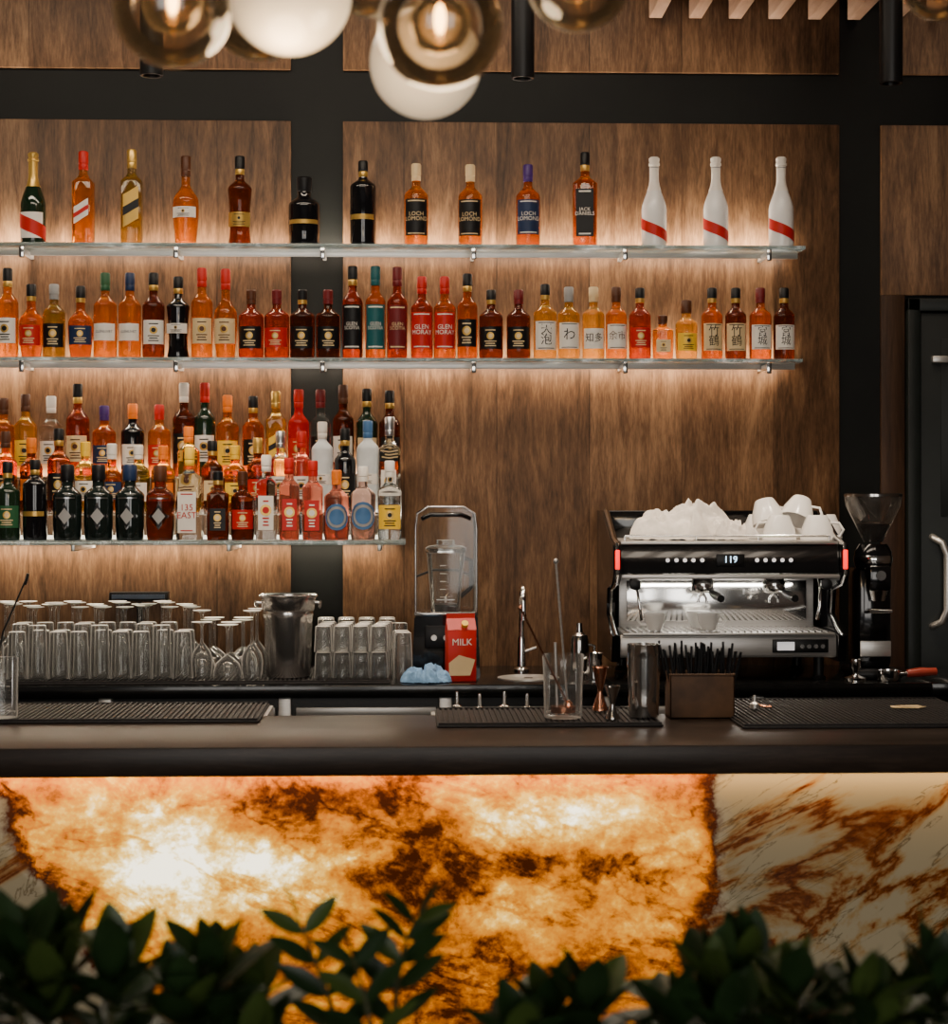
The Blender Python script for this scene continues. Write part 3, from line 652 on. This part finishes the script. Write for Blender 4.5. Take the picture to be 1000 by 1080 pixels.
b.box(-.045, .045, -.043, -.030, (zp0+zt)/2-.022, (zp0+zt)/2+.016, m_black, .003)
b.text('119', 0, .030, 1, m_disp, flat=(0.0, -.0445, (zp0+zt)/2-.002))
b.obj('control_head', parent=cm)
for sgn, nm in ((-1, 'wing_left'), (1, 'wing_right')):
    b = MB(); x0, x1 = (-hw-.016, -hw+.010) if sgn < 0 else (hw-.010, hw+.016)
    b.prism([(-.01, zb0_-.012), (.44, zb0_-.012), (.46, zt+.10), (.30, zt+.10), (.06, zt+.012), (-.05, zt-.004), (-.065, zp0+.004), (-.02, zp0-.03), (.12, zp0-.05), (.14, zb1_+.06), (.03, zb1_+.012), (-.03, zb1_)], x0, x1, m_blackg)
    xm = x0+(x1-x0)/2
    b.tube([(xm, .30, zt+.102), (xm, .06, zt+.014), (xm, -.05, zt-.002), (xm, -.066, zp0+.004)], .006, m_chrome)
    b.tube([(xm, -.066, zp0+.004), (xm, -.022, zp0-.032), (xm, .116, zp0-.054), (xm, .136, zb1_+.06), (xm, .028, zb1_+.016), (xm, -.034, zb1_)], .005, m_chrome)
    b.box(x0+.006, x1-.006, -.070, -.058, zp0+.018, zt-.020, m_red, .003)
    b.obj(nm, parent=cm)
b = MB()
b.box(-hw+.02, hw-.02, 0.0, .44, zt, zt+.006, m_mach, .002); b.box(-hw+.014, hw-.014, .42, .435, zt+.006, zt+.10, m_blackg, .004)
b.tube([(-hw+.03, .02, zt+.022), (hw-.03, .02, zt+.022)], .004, m_chrome)
for xx in (-hw+.03, -.1, .1, hw-.03): b.tube([(xx, .02, zt+.004), (xx, .02, zt+.022)], .0035, m_chrome)
b.obj('cup_rail', parent=cm)
for k, px in enumerate((740, 815)):
    gx = PX(px, MY+.12)-mcx; b = MB()
    b.lathe([(0, 0), (.036, 0), (.038, .012), (.033, .022), (.033, .05), (0, .05)], m_chrome, c=(gx, .10, zp0-.045), seg=28)
    b.lathe([(0, 0), (.030, .002), (.036, .010), (.036, .024), (0, .024)], m_chrome, c=(gx, .10, zp0-.066), seg=28)
    b.tube([(gx, .10, zp0-.052), (gx+.008, -.01, zp0-.055), (gx+.010, -.03, zp0-.058)], .007, m_chrome); b.tube([(gx+.010, -.03, zp0-.058), (gx+.015, -.07, zp0-.064), (gx+.02, -.14, zp0-.07)], [.011, .014, .012], m_black)
    for s_ in (-1, 1): b.tube([(gx, .10, zp0-.066), (gx+s_*.012, .10, zp0-.08), (gx+s_*.014, .10, zp0-.095)], .005, m_chrome)
    b.obj('group_head_%d' % (k+1), parent=cm)
b = MB()
for sgn in (-1, 1):
    xx = sgn*(hw-.055); b.lathe([(0, 0), (.016, 0), (.018, .01), (.018, .03), (0, .035)], m_black, X=Matrix.Translation((xx, -.03, zp0-.03)) @ Matrix.Rotation(radians(90), 4, 'X'))
    b.tube([(xx, .06, zp0-.02), (xx+sgn*-.01, -.01, zp0-.04), (xx-sgn*.016, -.03, zp0-.10), (xx-sgn*.024, -.02, zb1_+.05)], .005, m_chrome)
b.box(.14, .32, -.012, -.005, zb0_+.016, zb1_-.014, m_black, .002)
for i in range(4): b.lathe([(.007, 0), (.007, .004), (0, .004)], m_chrome, X=Matrix.Translation((.235+i*.022, -.012, (zb0_+zb1_)/2)) @ Matrix.Rotation(radians(90), 4, 'X'), seg=14)
b.box(.155, .21, -.014, -.010, zb0_+.024, zb1_-.022, m_btn)
b.obj('steam_wands', parent=cm)
def cup(h=.058, r=.04):
    b = MB(); b.lathe([(0, .002), (r*.55, 0), (r*.6, .004), (r*.9, h*.55), (r, h), (r-.004, h), (r*.85, h*.55), (r*.5, .008), (0, .007)], m_ceramic, seg=28)
    b.tube([(r*.9, 0, h*.82), (r*1.3, 0, h*.86), (r*1.5, 0, h*.6), (r*1.25, 0, h*.32), (r*.75, 0, h*.3)], .0045, m_ceramic); return b.mesh('espresso_cup')
g_cup = cup(.055, .037)
for px, rt in ((691, pi), (748, .1)): place(g_cup, 'espresso_cup', (PX(px, MY+.03), MY+.04, KZ+zb1_+.0145), rot=rt)
place(g_cup, 'espresso_cup', (PX(737, MY+.12), MY+.14, KZ+zb1_+.0145), rot=2)
g_cup2 = cup(.080, .056)
ztray = KZ+zt+.008
# cups: lower layer upturned, two lying tilted on top (bases towards the room)
for px, Y, tl, dz in ((822, MY+.10, (pi, 0, 2.6), .0805), (862, MY+.10, (pi, 0, -.3), .0805), (800, MY+.33, (pi, 0, .4), .0805), (838, MY+.33, (pi, 0, 2), .0805), (871, MY+.32, (pi, 0, 1), .0805),
                      (806, MY+.215, (radians(160), 0, .5), .128), (846, MY+.215, (radians(150), .1, -.6), .132)):
    o = place(g_cup2, 'coffee_cup', (PX(px, Y), Y, ztray+dz), rot=0); o.rotation_euler = tl
cloth('tea_towel', PX(722, MY+.15), MY+.17, ztray, .175, .12, .115, m_cloth, 7.7, 6, .62)
cloth('tea_towel', PX(768, MY+.08), MY+.10, ztray, .068, .055, .072, m_cloth, 2.1, 4, .6)

# grinder
gx_ = PX(921, 6.12); zg = lambda py: PZ(py, 6.12, 921)-KZ
g = empty('coffee_grinder', (gx_, 6.12, KZ+.001))
b = MB(); hz0, hz1 = zg(572), zg(524)
b.lathe([(.030, hz0), (.040, hz0+.02), (.088, hz1-.03), (.092, hz1), (.088, hz1+.004), (0, hz1+.006)], m_hop, seg=30); b.lathe([(.090, hz1), (.094, hz1), (.094, hz1+.008), (.088, hz1+.010)], m_dchrome, seg=30)
b.lathe([(0, hz0+.004), (.030, hz0+.004), (.038, hz0+.022), (.055, hz0+.06), (0, hz0+.066)], m_beans, seg=24); b.obj('hopper', parent=g)
b = MB(); b.lathe([(0, zg(600)), (.055, zg(600)), (.06, zg(596)), (.06, zg(582)), (.045, zg(574)), (0, zg(574))], m_blackg, seg=30); b.lathe([(.061, zg(594)), (.063, zg(592)), (.063, zg(588)), (.061, zg(586))], m_chrome, seg=30)
b.box(-.055, .055, -.03, .13, .03, zg(598), m_blackg, .02); b.box(-.075, .075, -.09, .14, 0, .032, m_black, .012)
b.box(-.035, .035, -.10, -.02, zg(622), zg(596), m_blackg, .008); b.lathe([(0, 0), (.022, 0), (.032, .035), (0, .035)], m_chrome, c=(0, -.065, zg(622)-.033))
b.tube([(-.03, -.03, zg(645)), (-.032, -.10, zg(643)), (.032, -.10, zg(643)), (.03, -.03, zg(645))], .006, m_chrome)
b.lathe([(.016, 0), (.016, .006), (0, .006)], m_chrome, X=Matrix.Translation((.0, -.10, zg(606))) @ Matrix.Rotation(radians(90), 4, 'X')); b.box(-.05, .05, -.034, -.03, .07, .12, m_steel, .003)
b.obj('grinder_body', parent=g)
b = MB(); b.lathe([(0, 0), (.034, 0), (.036, .012), (.012, .02), (.010, .03), (.018, .045), (.016, .07), (0, .075)], m_chrome, seg=24); b.obj('coffee_tamper', (PX(903, 5.98), KY+.05, KZ+.001))
b = MB(); b.lathe([(0, 0), (.030, 0), (.036, .008), (.036, .035), (.032, .035), (.03, .01), (0, .008)], m_chrome, seg=24)
b.tube([(.034, 0, .022), (.06, 0, .024)], .007, m_chrome); b.tube([(.06, 0, .024), (.10, 0, .028), (.155, 0, .030)], [.012, .015, .012], mat('mahogany_handle', (.25, .03, .015), .3)); b.obj('portafilter', (PX(938, 5.98), KY+.055, KZ+.001))

# ---------------------------------------------------------------- front bar
BZ = PZ(787, 4.5); BY0, BY1 = 4.5, 5.14
def onyx():
    t = NT('backlit_onyx'); p = t.n('ShaderNodeBsdfPrincipled', Roughness=.2)
    tc = t.n('ShaderNodeTexCoord'); O = tc.outputs['Object']; sx = t.n('ShaderNodeSeparateXYZ'); t.l(O, sx.inputs[0])
    X, Z = sx.outputs[0], sx.outputs[2]
    warp = t.noise(O, 4.5, 6, .62); warp2 = t.noise(t.coord((1.3, 1, 1.3)), 6, 6, .65)
    xw = t.M('ADD', X, t.M('MULTIPLY', t.M('SUBTRACT', warp, .5), .36)); zw = t.M('ADD', Z, t.M('MULTIPLY', t.M('SUBTRACT', warp2, .5), .28))
    YO = 4.62
    def blob(px, py, spx, spy, amp):
        x0, _, z0 = PY(px, py, YO); k = YO/F
        a = t.M('DIVIDE', t.M('SUBTRACT', xw, x0), spx*k); c = t.M('DIVIDE', t.M('SUBTRACT', zw, z0), spy*k)
        return t.M('MULTIPLY', t.M('EXPONENT', t.M('MULTIPLY', t.M('ADD', t.M('MULTIPLY', a, a), t.M('MULTIPLY', c, c)), -1)), amp)
    n1 = t.noise(t.coord((1, 1, 1.8)), 3.6, 10, .68, .25); n2 = t.noise(O, 34, 6, .75); n3 = t.noise(t.coord((1, 1, 1.4), rot=(0, .3, 0)), 9, 8, .7, .3)
    v = t.M('ADD', t.M('MULTIPLY', t.M('SUBTRACT', n1, .5), 1.7), t.M('MULTIPLY', t.M('SUBTRACT', n2, .5), .65)); v = t.M('ADD', v, t.M('MULTIPLY', t.M('SUBTRACT', n3, .5), 1.0)); v = t.M('ADD', v, .43)
    rd = t.M('ABSOLUTE', t.M('SUBTRACT', t.noise(t.coord((1, 1, 2.2), rot=(0, -.35, 0)), 2.6, 8, .62, .5), .5))
    v = t.M('SUBTRACT', v, t.M('MULTIPLY', t.M('EXPONENT', t.M('MULTIPLY', t.M('MULTIPLY', rd, rd), -1800)), .18))
    for B in ((165, 870, 70, 42, .56), (270, 912, 105, 28, .58), (140, 922, 60, 34, .34), (230, 955, 110, 22, .18), (535, 850, 72, 34, .38), (530, 968, 48, 22, .48), (640, 870, 66, 28, .18), (700, 930, 50, 40, .10), (660, 960, 60, 30, .08),
              (430, 920, 55, 32, -.34), (330, 840, 95, 18, -.24), (620, 916, 110, 10, -.32), (60, 850, 30, 50, -.1), (420, 862, 40, 18, -.12), (640, 1020, 80, 22, -.12), (240, 1010, 80, 20, -.10), (480, 1030, 90, 20, -.08), (700, 990, 60, 15, -.12)): v = t.M('ADD', v, blob(*B))
    xr = PX(762, YO); xl = PX(20, YO)
    ed = t.M('ADD', t.M('ADD', X, t.M('MULTIPLY', t.M('SUBTRACT', warp, .5), .22)), t.M('MULTIPLY', t.M('SUBTRACT', n2, .5), .06))
    er = t.M('MULTIPLY', t.M('SUBTRACT', xr+.0, ed), 14.0)
    zl = PZ(900, YO, 30); el = t.M('MULTIPLY', t.M('ADD', t.M('SUBTRACT', ed, xl), t.M('MULTIPLY', t.M('SUBTRACT', Z, zl), .55)), 12.0)
    inside = t.M('MINIMUM', er, el); mask = t.n('ShaderNodeClamp'); t.l(t.M('ADD', t.M('MULTIPLY', inside, 2.0), .5), mask.inputs[0]); mask = mask.outputs[0]
    rim = t.M('EXPONENT', t.M('MULTIPLY', t.M('MULTIPLY', inside, inside), -3.0)); v = t.M('SUBTRACT', v, t.M('MULTIPLY', rim, .6))
    lit = t.ramp(v, [(.0, (.06, .011, .0004)), (.12, (.20, .042, .0006)), (.26, (.56, .135, .0015)), (.42, (.97, .29, .004)), (.60, (1, .42, .018)), (.77, (1, .58, .085)), (.92, (1, .80, .38)), (1, (1, .90, .66))])
    R3 = (0, radians(32), 0)
    mn = t.noise(t.coord((.55, 1, 2.0), rot=R3), 1.7, 7, .6, .8); ridge = t.M('ABSOLUTE', t.M('SUBTRACT', mn, .47))
    mn2 = t.noise(t.coord((.5, 1, 2.6), rot=R3), 3.2, 7, .6, 1.0); ridge2 = t.M('ABSOLUTE', t.M('SUBTRACT', mn2, .5))
    veins = t.ramp(t.M('ADD', ridge, t.M('MULTIPLY', t.M('SUBTRACT', n2, .5), .03)), [(0, (.16, .035, .004)), (.010, (.36, .10, .012)), (.022, (.54, .34, .13)), (.05, (.60, .51, .32))])
    thin = t.ramp(ridge2, [(0, (.38, .32, .25)), (.009, (1, 1, 1))])
    mx = t.n('ShaderNodeMix', _data_type='RGBA', _blend_type='MULTIPLY'); mx.inputs[0].default_value = 1; t.l(veins, mx.inputs[6]); t.l(thin, mx.inputs[7]); marb = mx.outputs[2]
    mb_ = t.n('ShaderNodeMix', _data_type='RGBA'); t.l(mask, mb_.inputs[0]); t.l(marb, mb_.inputs[6]); t.l(lit, mb_.inputs[7])
    bc = t.n('ShaderNodeMix', _data_type='RGBA', _blend_type='MULTIPLY'); bc.inputs[0].default_value = 1; t.l(mb_.outputs[2], bc.inputs[6]); bc.inputs[7].default_value = (.5, .5, .5, 1)
    t.l(bc.outputs[2], p.inputs['Base Color']); t.l(mb_.outputs[2], p.inputs['Emission Color'])
    cv = t.n('ShaderNodeClamp'); t.l(v, cv.inputs[0])
    st = t.M('ADD', .74, t.M('MULTIPLY', t.M('POWER', cv.outputs[0], 3.5), 2.5))
    t.l(t.M('ADD', t.M('MULTIPLY', mask, st), t.M('MULTIPLY', t.M('SUBTRACT', 1, mask), .12)), p.inputs['Emission Strength'])  # marble outside the mask: faint glow painted in for room light
    t.l(p.outputs[0], t.out.inputs[0]); return t.m
m_onyx = onyx()
bar = empty('bar_counter')
b = MB(); b.box(-2.4, 2.4, BY0, BY1, BZ-.070, BZ, m_bar, .004); b.obj('bar_top', parent=bar)
b = MB(); b.box(-2.38, 2.38, 4.62, 4.65, .12, BZ-.071, m_onyx); b.obj('onyx_front', parent=bar)
b = MB(); b.box(-2.38, 2.38, 4.655, BY1-.04, 0, BZ-.072, m_black); b.box(-2.38, 2.38, 4.60, 4.655, 0, .118, m_black); b.obj('bar_carcass', parent=bar)
area('led_bar_lip', (0, 4.585, BZ-.076), 4.4, .02, 6, (1, .6, .25), (radians(20), 0, 0))

def matpx(a, c, p0, p1):
    y1 = PG((a+c)/2, p0, BZ+.006)[1]; y0 = PG((a+c)/2, p1, BZ+.006)[1]; x0 = PX(a, y0); x1 = PX(c, y0)
    ribmat('bar_mat', x0, x1, y0, y1, BZ+.0005); return x0, x1, y0, y1
for q in ((-60, 273, 743, 761), (461, 700, 748, 765), (784, 1060, 738, 766)):
    x0, x1, y0, y1 = matpx(*q)
    b = MB(); b.box(x0-.01, x1+.01, BY1+.002, y1+.01, BZ-.03, BZ, m_steel, .002); b.box(x0-.01, x1+.01, BY1+.002, BY1+.02, BZ-.20, BZ-.03, m_steel, .002); b.obj('steel_service_ledge')
# speed rail with pourer-topped bottles behind the bar
b = MB(); ry0, ry1 = 5.44, 5.54; rx0, rx1 = PX(470, 5.5), PX(575, 5.5)
b.box(rx0-.02, rx1+.02, ry0, ry1, .74, .75, m_steel); b.box(rx0-.02, rx1+.02, ry0, ry0+.004, .75, .84, m_steel); b.box(rx0-.02, rx1+.02, ry1-.004, ry1, .75, .84, m_steel)
for xx in (rx0, rx1): b.box(xx-.012, xx+.012, ry1-.03, ry1-.005, 0, .74, m_steel)
for i, px in enumerate((482, 506, 532, 556)):
    zt2 = PZ(728+2*(i % 2), 5.49, px); x = PX(px, 5.49)
    b.lathe([(0, 0), (.034, 0), (.034, .16), (.014, .20), (.013, zt2-.75-.055), (0, zt2-.75-.055)], LQ['clr' if i % 2 else 'grn'], c=(x, 5.49, .751))
    b.lathe([(0, 0), (.015, 0), (.015, .010), (.007, .014), (.005, .05), (0, .052)], m_chrome, c=(x, 5.49, zt2-.055))
b.obj('speed_rail')
MZ = BZ+.0125
def onbar(px, py): 
    x, y = PG(px, py, MZ); return (x, y, MZ+.001)
x, y, z = onbar(594, 757); zt_ = PZ(690, y, 594)-z; r = 22*y/F
mg = empty('mixing_glass', (x, y, z)); b = MB()
fac = lambda a, z: 1+.018*(abs(((a*16/(2*pi)) % 1)-.5)*2) if z < zt_*.72 else 1
b.lathe([(0, 0), (r*.85, 0), (r*.9, .004), (r*.92, zt_*.5), (r*.96, zt_*.72), (r, zt_-.002), (r-.001, zt_)], m_glass, seg=64, sup=fac)
b.lathe([(r*.8, .012), (r*.82, .014), (r*.80, .016)], m_glass, seg=32)
b.obj('glass', parent=mg)
b = MB()
def spoon(b, p0, p1, m):
    p0 = Vector(p0); p1 = Vector(p1); n = 60; pts = [p0.lerp(p1, i/n) for i in range(n+1)]
    b.tube(pts, [.0034 if i % 2 else .0026 for i in range(n+1)], m, 8); b.sphere(tuple(p1), .007, m, 12, 8); b.sphere(tuple(p0), .014, m, 14, 8, (.8, .3, 1.2))
spoon(b, (.012, .0, .03), (PX(587, y)-x, .02, PZ(592, y, 587)-z), m_steel); spoon(b, (.014, -.014, .03), (PX(549, y)-x, .0, PZ(641, y, 549)-z), m_copper)
b.tube([(-.015, .012, .02), (-.02, .01, zt_+.03)], .004, m_steel); b.lathe([(0, .013), (r*.6, .013), (r*.62, .03), (0, .032)], m_copper)
b.obj('bar_spoons', parent=mg)
def jig(name, px, pb, pt, wpx, m):
    x, y, z = onbar(px, pb); h = PZ(pt, y, px)-z; r = wpx/2*y/F; b = MB()
    b.lathe([(0, .004), (r*.8, 0), (r, .002), (r*.95, .01), (r*.3, h*.42), (r*.35, h*.48), (r, h-.002), (r*.95, h), (r*.3, h*.55), (0, h*.5)], m, seg=28); b.obj(name, (x, y, z))
jig('cocktail_jigger', 633, 750, 703, 17, m_copper); jig('cocktail_jigger', 646, 759, 723, 17, m_dchrome)
x, y, z = onbar(679, 756); h = PZ(679, y, 679)-z; r = 17.5*y/F; b = MB()
b.lathe([(0, .003), (r*.86, 0), (r*.9, .004), (r*.93, .3*h), (r, .8*h), (r*1.0, .985*h), (r*1.04, h), (r*.97, h), (r*.94, h*.6), (0, h*.1)], m_chrome, seg=40); b.obj('cocktail_shaker', (x, y, z))
x, y = PG(741, 760, BZ); y += .06; x = PX(741, y-.05)
wd = 34*y/F; hh = PZ(712, y-.05, 741)-BZ; b = MB()
T = .004
b.box(-wd, wd, -.05, .05, 0, .006, m_box); b.box(-wd, wd, -.05, -.05+T, 0, hh, m_box, .001); b.box(-wd, wd, .05-T, .05, 0, hh, m_box, .001); b.box(-wd, -wd+T, -.05, .05, 0, hh, m_box, .001); b.box(wd-T, wd, -.05, .05, 0, hh, m_box, .001)
b.tube([(-wd, -.05, hh), (wd, -.05, hh), (wd, .05, hh), (-wd, .05, hh)], .003, m_box, 6)
for i in range(46):
    px_ = random.uniform(-wd+.012, wd-.012); py_ = random.uniform(-.035, .035); lx = random.uniform(-.022, .022)+px_*.25
    b.tube([(px_, py_, .01), (px_+lx, py_+random.uniform(-.01, .01), random.uniform(.17, .205))], .0034, m_straw, 7)
b.obj('straw_caddy', (x, y, BZ+.001))
x, y, z = onbar(796, 748); b = MB(); b.lathe([(0, 0), (.013, 0), (.013, .012), (.005, .018), (.004, .035), (0, .035)], m_steel); b.tube([(0, 0, .015), (.02, 0, .005), (.045, -.01, .004)], .004, m_copper); b.obj('pour_spout', (x, y, z+.002))
x, y, z = onbar(958, 746); b = MB()
b.prism([(-.05, -.02), (.02, -.035), (.05, 0), (0, .03), (-.045, .02)], 0, .0012, pc('cream'), axis='z'); b.prism([(-.02, -.02), (.04, -.025), (.03, .02), (-.03, .012)], .002, .0032, pc('cream'), axis='z'); b.obj('paper_napkin', (x, y, z))
x, y, z = onbar(2, 757); r = .042; b = MB(); h = .155
b.lathe([(0, 0), (r*.9, 0), (r*.93, .005), (r, h), (r-.001, h+.001)], m_glass, seg=64, sup=lambda a, z: 1+.03*(abs(((a*14/(2*pi)) % 1)-.5)*2) if z < .1 else 1)
b.lathe([(r*.8, .012), (r*.84, .014), (r*.80, .016)], m_glass, seg=32)
b.obj('cut_mixing_glass', (x, y, z))
x, y = PX(-8, 6.0), 6.0; b = MB(); b.lathe([(0, 0), (.024, 0), (.027, .005), (.029, .12)], m_glass, seg=28); b.tube([(0, 0, .012), (.026, 0, .16), (.100, 0, .33)], .003, m_black); b.tube([(.096, 0, .31), (.105, 0, .345)], .005, m_black); b.obj('stirrer_glass', (x, y+.03, KZ+.001)) 

# ---------------------------------------------------------------- chandelier
ch = empty('globe_chandelier', (0, 2.4, 2.9))
cb = MB(); hub = Vector((PX(400, 2.45), 2.45, 2.72))
def globe(i, px, py, rp, Y, kind):
    x, _, z = PY(px, py, Y); r = rp*Y/F; b = MB()
    b.sphere((x, Y, z), r, m_opal if kind == 'o' else m_smoke, 48, 30)
    b.lathe([(0, r*.93), (r*.28, r*.93), (r*.26, r*1.08), (.01, r*1.12), (.01, r*1.3), (0, r*1.3)], m_brass, c=(x, Y, z))
    if kind == 's':
        b.lathe([(.016, r*.92), (.016, r*.55), (.012, r*.5), (0, r*.5)], m_brass, c=(x, Y, z))
        b.sphere((x, Y, z+r*.05), r*.5, m_smoke, 24, 16, (1, 1, 1.0)); b.sphere((x, Y, z+r*.12), r*.13, m_bulb, 14, 10, (.7, .7, 1.9))
    o = b.obj('globe_%d' % i); o.parent = ch; o.matrix_parent_inverse = Matrix.Translation((0, -2.4, -2.9))
    top_ = Vector((x, Y, z+r*1.25)); cb.tube([top_, top_.lerp(Vector((top_.x, top_.y, hub.z)), .95) if hub.z > top_.z else top_, (hub.x*.3+x*.7, hub.y*.3+Y*.7, hub.z), hub], .007, m_brass, 10)
for i, q in enumerate(((182, 8, 63, 2.3, 's'), (305, -8, 66, 2.45, 'o'), (275, 2, 62, 2.75, 's'), (449, 66, 59, 2.72, 'o'), (464, 28, 66, 2.2, 's'), (388, -32, 50, 2.6, 's'), (610, -22, 56, 2.35, 's'), (990, -18, 40, 2.5, 's'))): globe(i+1, *q)
cb.tube([hub, (hub.x, hub.y, CZ)], .012, m_brass); cb.lathe([(0, -.03), (.07, -.03), (.07, 0), (0, 0)], m_brass, c=(hub.x, hub.y, CZ)); cb.sphere(tuple(hub), .03, m_brass)
o = cb.obj('brass_frame'); o.parent = ch; o.matrix_parent_inverse = Matrix.Translation((0, -2.4, -2.9))
for px, py, Y in ((300, 75, 2.4), (470, 140, 2.4)):
    L = bpy.data.lights.new('chandelier_glow', 'POINT'); L.energy = 4; L.color = (1, .7, .4); L.shadow_soft_size = .08
    lo = bpy.data.objects.new('chandelier_lamp', L); lo.location = PY(px, py, Y); sc.collection.objects.link(lo)

# ---------------------------------------------------------------- foreground planting
b = MB(); b.box(-1.0, 1.1, 1.95, 1.97, 0, .82, m_plant, .004); b.box(-1.0, 1.1, 2.36, 2.38, 0, .82, m_plant, .004); b.box(-1.0, -.98, 1.97, 2.36, 0, .82, m_plant); b.box(1.08, 1.1, 1.97, 2.36, 0, .82, m_plant); b.box(-.98, 1.08, 1.97, 2.36, .0, .772, m_soil)
b.obj('planter_box')
def leaf(b, base, d, L, Wd, m, droop=.25, roll=0):
    d = Vector(d).normalized(); side = d.cross(Vector((0, 0, 1)))
    if side.length < .1: side = Vector((1, 0, 0))
    side.normalize(); side = Matrix.Rotation(roll, 3, d) @ side; up = side.cross(d).normalized(); n = 10; vs = []; fs = []
    for i in range(n+1):
        t = i/n; c = Vector(base)+d*L*t-Vector((0, 0, 1))*droop*L*t*t; w = Wd*(sin(pi*t**.85)**.75)*.5 if 0 < t < 1 else .0006
        w = max(w, .0006)
        for s_, hgt in ((-1, .20), (-.5, .07), (0, 0), (.5, .07), (1, .20)): vs.append(tuple(c+side*s_*w+up*hgt*w))
    for i in range(n):
        for k in range(4): a = i*5+k; fs.append((a, a+1, a+6, a+5))
    b.add(vs, fs, m)
def rosette(b, tip, n, L, m):
    tip = Vector(tip)
    for i in range(n):
        ph = i*2.39996+random.uniform(-.2, .2); el = radians(78-60*(i/n)+random.uniform(-10, 10)); Li = L*(.65+.35*(i/n)**.5)*random.uniform(.85, 1.15)
        leaf(b, tip-Vector((0, 0, .04*i/n)), (cos(ph)*cos(el), sin(ph)*cos(el), sin(el)), Li, Li*.42, m if random.random() < .72 else m_leaf2, .14, random.uniform(-.5, .5))
def shrub(name, tips, L, nl=11):
    b = MB(); bx = sum(PX(t[0], t[2]) for t in tips)/len(tips)
    for px, py, Y in tips:
        T_ = Vector(PY(px, py, Y)); base = Vector((bx*.6+T_.x*.4, 2.16, .775)); mid_ = base.lerp(T_, .5)+Vector((0, 0, .03))
        b.tube([base, mid_, T_], [.006, .005, .003], m_stem, 8); rosette(b, T_, nl, L, m_leaf)
        for k in range(8):
            q = mid_.lerp(T_, random.uniform(-.2, .8)); ph = random.uniform(0, 6.28); leaf(b, q, (cos(ph), sin(ph), .5), L*.9, L*.42, m_leaf, .2)
    b.obj(name)
shrub('potted_shrub', [(15, 1015, 2.1), (68, 1012, 2.2), (122, 1035, 2.1), (50, 1055, 2.08), (-15, 1045, 2.2), (140, 1090, 2.2)], .130)
shrub('potted_shrub', [(225, 1025, 2.15), (195, 1060, 2.1), (262, 1055, 2.2), (270, 1110, 2.1)], .112)
shrub('potted_shrub', [(580, 1070, 2.15), (622, 1065, 2.1), (550, 1100, 2.1)], .105, 10)
shrub('potted_shrub', [(750, 1040, 2.15), (790, 1022, 2.2), (715, 1078, 2.1), (835, 1050, 2.1), (770, 1085, 2.08), (865, 1080, 2.2)], .116)
shrub('potted_shrub', [(910, 1062, 2.1), (955, 1065, 2.2), (990, 1045, 2.1), (930, 1100, 2.1), (1030, 1065, 2.15)], .112)
def zz_plant(name, stalks, Lf):
    b = MB()
    for (pts, n) in stalks:
        P = [Vector(PY(px, py, Y)) for px, py, Y in pts]; N = 24
        def ev(t):
            a, c, d = P; return a*(1-t)**2+c*2*t*(1-t)+d*t*t
        cur = [ev(i/N) for i in range(N+1)]; b.tube([(cur[0].x*1.0, 2.16, .775)]+cur, [.005]+[.0045-.003*i/N for i in range(N+1)], m_stem, 8)
        for k in range(n):
            t = .12+.83*k/(n-1); q = ev(t); tg = (ev(min(1, t+.02))-ev(t-.02)).normalized()
            for s_ in (-1, 1):
                d = tg*.7+Vector((s_*.85, random.uniform(-.25, .1), .06)); Lk = Lf*(1-.35*abs(t-.45)); leaf(b, q, d, Lk, Lk*.36, m_leaf if random.random() < .6 else m_leaf2, .04, s_*random.uniform(.6, 1.2))
        leaf(b, ev(1), (P[2]-P[1]), Lf*.8, Lf*.30, m_leaf, 0, .9)
    b.obj(name)
zz_plant('zz_plant', [([(415, 1150, 2.15), (412, 1010, 2.15), (440, 968, 2.12)], 6), ([(378, 1150, 2.15), (348, 1050, 2.12), (318, 978, 2.15)], 5), ([(395, 1160, 2.1), (398, 1080, 2.05), (372, 1010, 2.1)], 4)], .072)
b = MB()
for i in range(9):
    x, _, z = PY(1010+i*4, 1150, 2.2); T_ = Vector(PY(955+i*14, 930+random.uniform(0, 60), 2.2)); bs = Vector((x, 2.25, .78)); leaf(b, bs, T_-bs, (T_-bs).length, .022, m_leaf2, .02, random.uniform(-.6, .6))
b.obj('spiky_dracaena')

# ---------------------------------------------------------------- lighting
area('window_fill', (0, YF-.3, 1.9), 4.6, 2.4, 185, (1, .92, .84), (radians(90), 0, 0))  # added fill from behind the camera, set outside the unseen windows
area('ceiling_fill', (0, 3.9, CZ-.03), 3.6, .8, 72, (1, .84, .67), (radians(14), 0, 0))  # added overhead fill for the whole room, no fixture modelled
area('aisle_fill', (0, 5.3, CZ-.03), 4.2, .25, 58, (1, .83, .64), (radians(8), 0, 0))  # added fill above the aisle, brightens the bottles; no fixture there
w = bpy.data.worlds.new('world'); sc.world = w; w.use_nodes = True
w.node_tree.nodes['Background'].inputs[0].default_value = (.75, .82, .95, 1); w.node_tree.nodes['Background'].inputs[1].default_value = .5

# ---------------------------------------------------------------- camera
cam = bpy.data.cameras.new('camera'); co = bpy.data.objects.new('camera', cam); sc.collection.objects.link(co)
co.location = (0, 0, EYE); co.rotation_euler = (radians(90), 0, -TH)
cam.sensor_width = 36; cam.sensor_height = 36; cam.sensor_fit = 'AUTO'; cam.lens = F/1080*36; cam.shift_y = -(540-HOR)/1080
cam.dof.use_dof = True; cam.dof.focus_distance = 6.2; cam.dof.aperture_fstop = 5.2
sc.camera = co
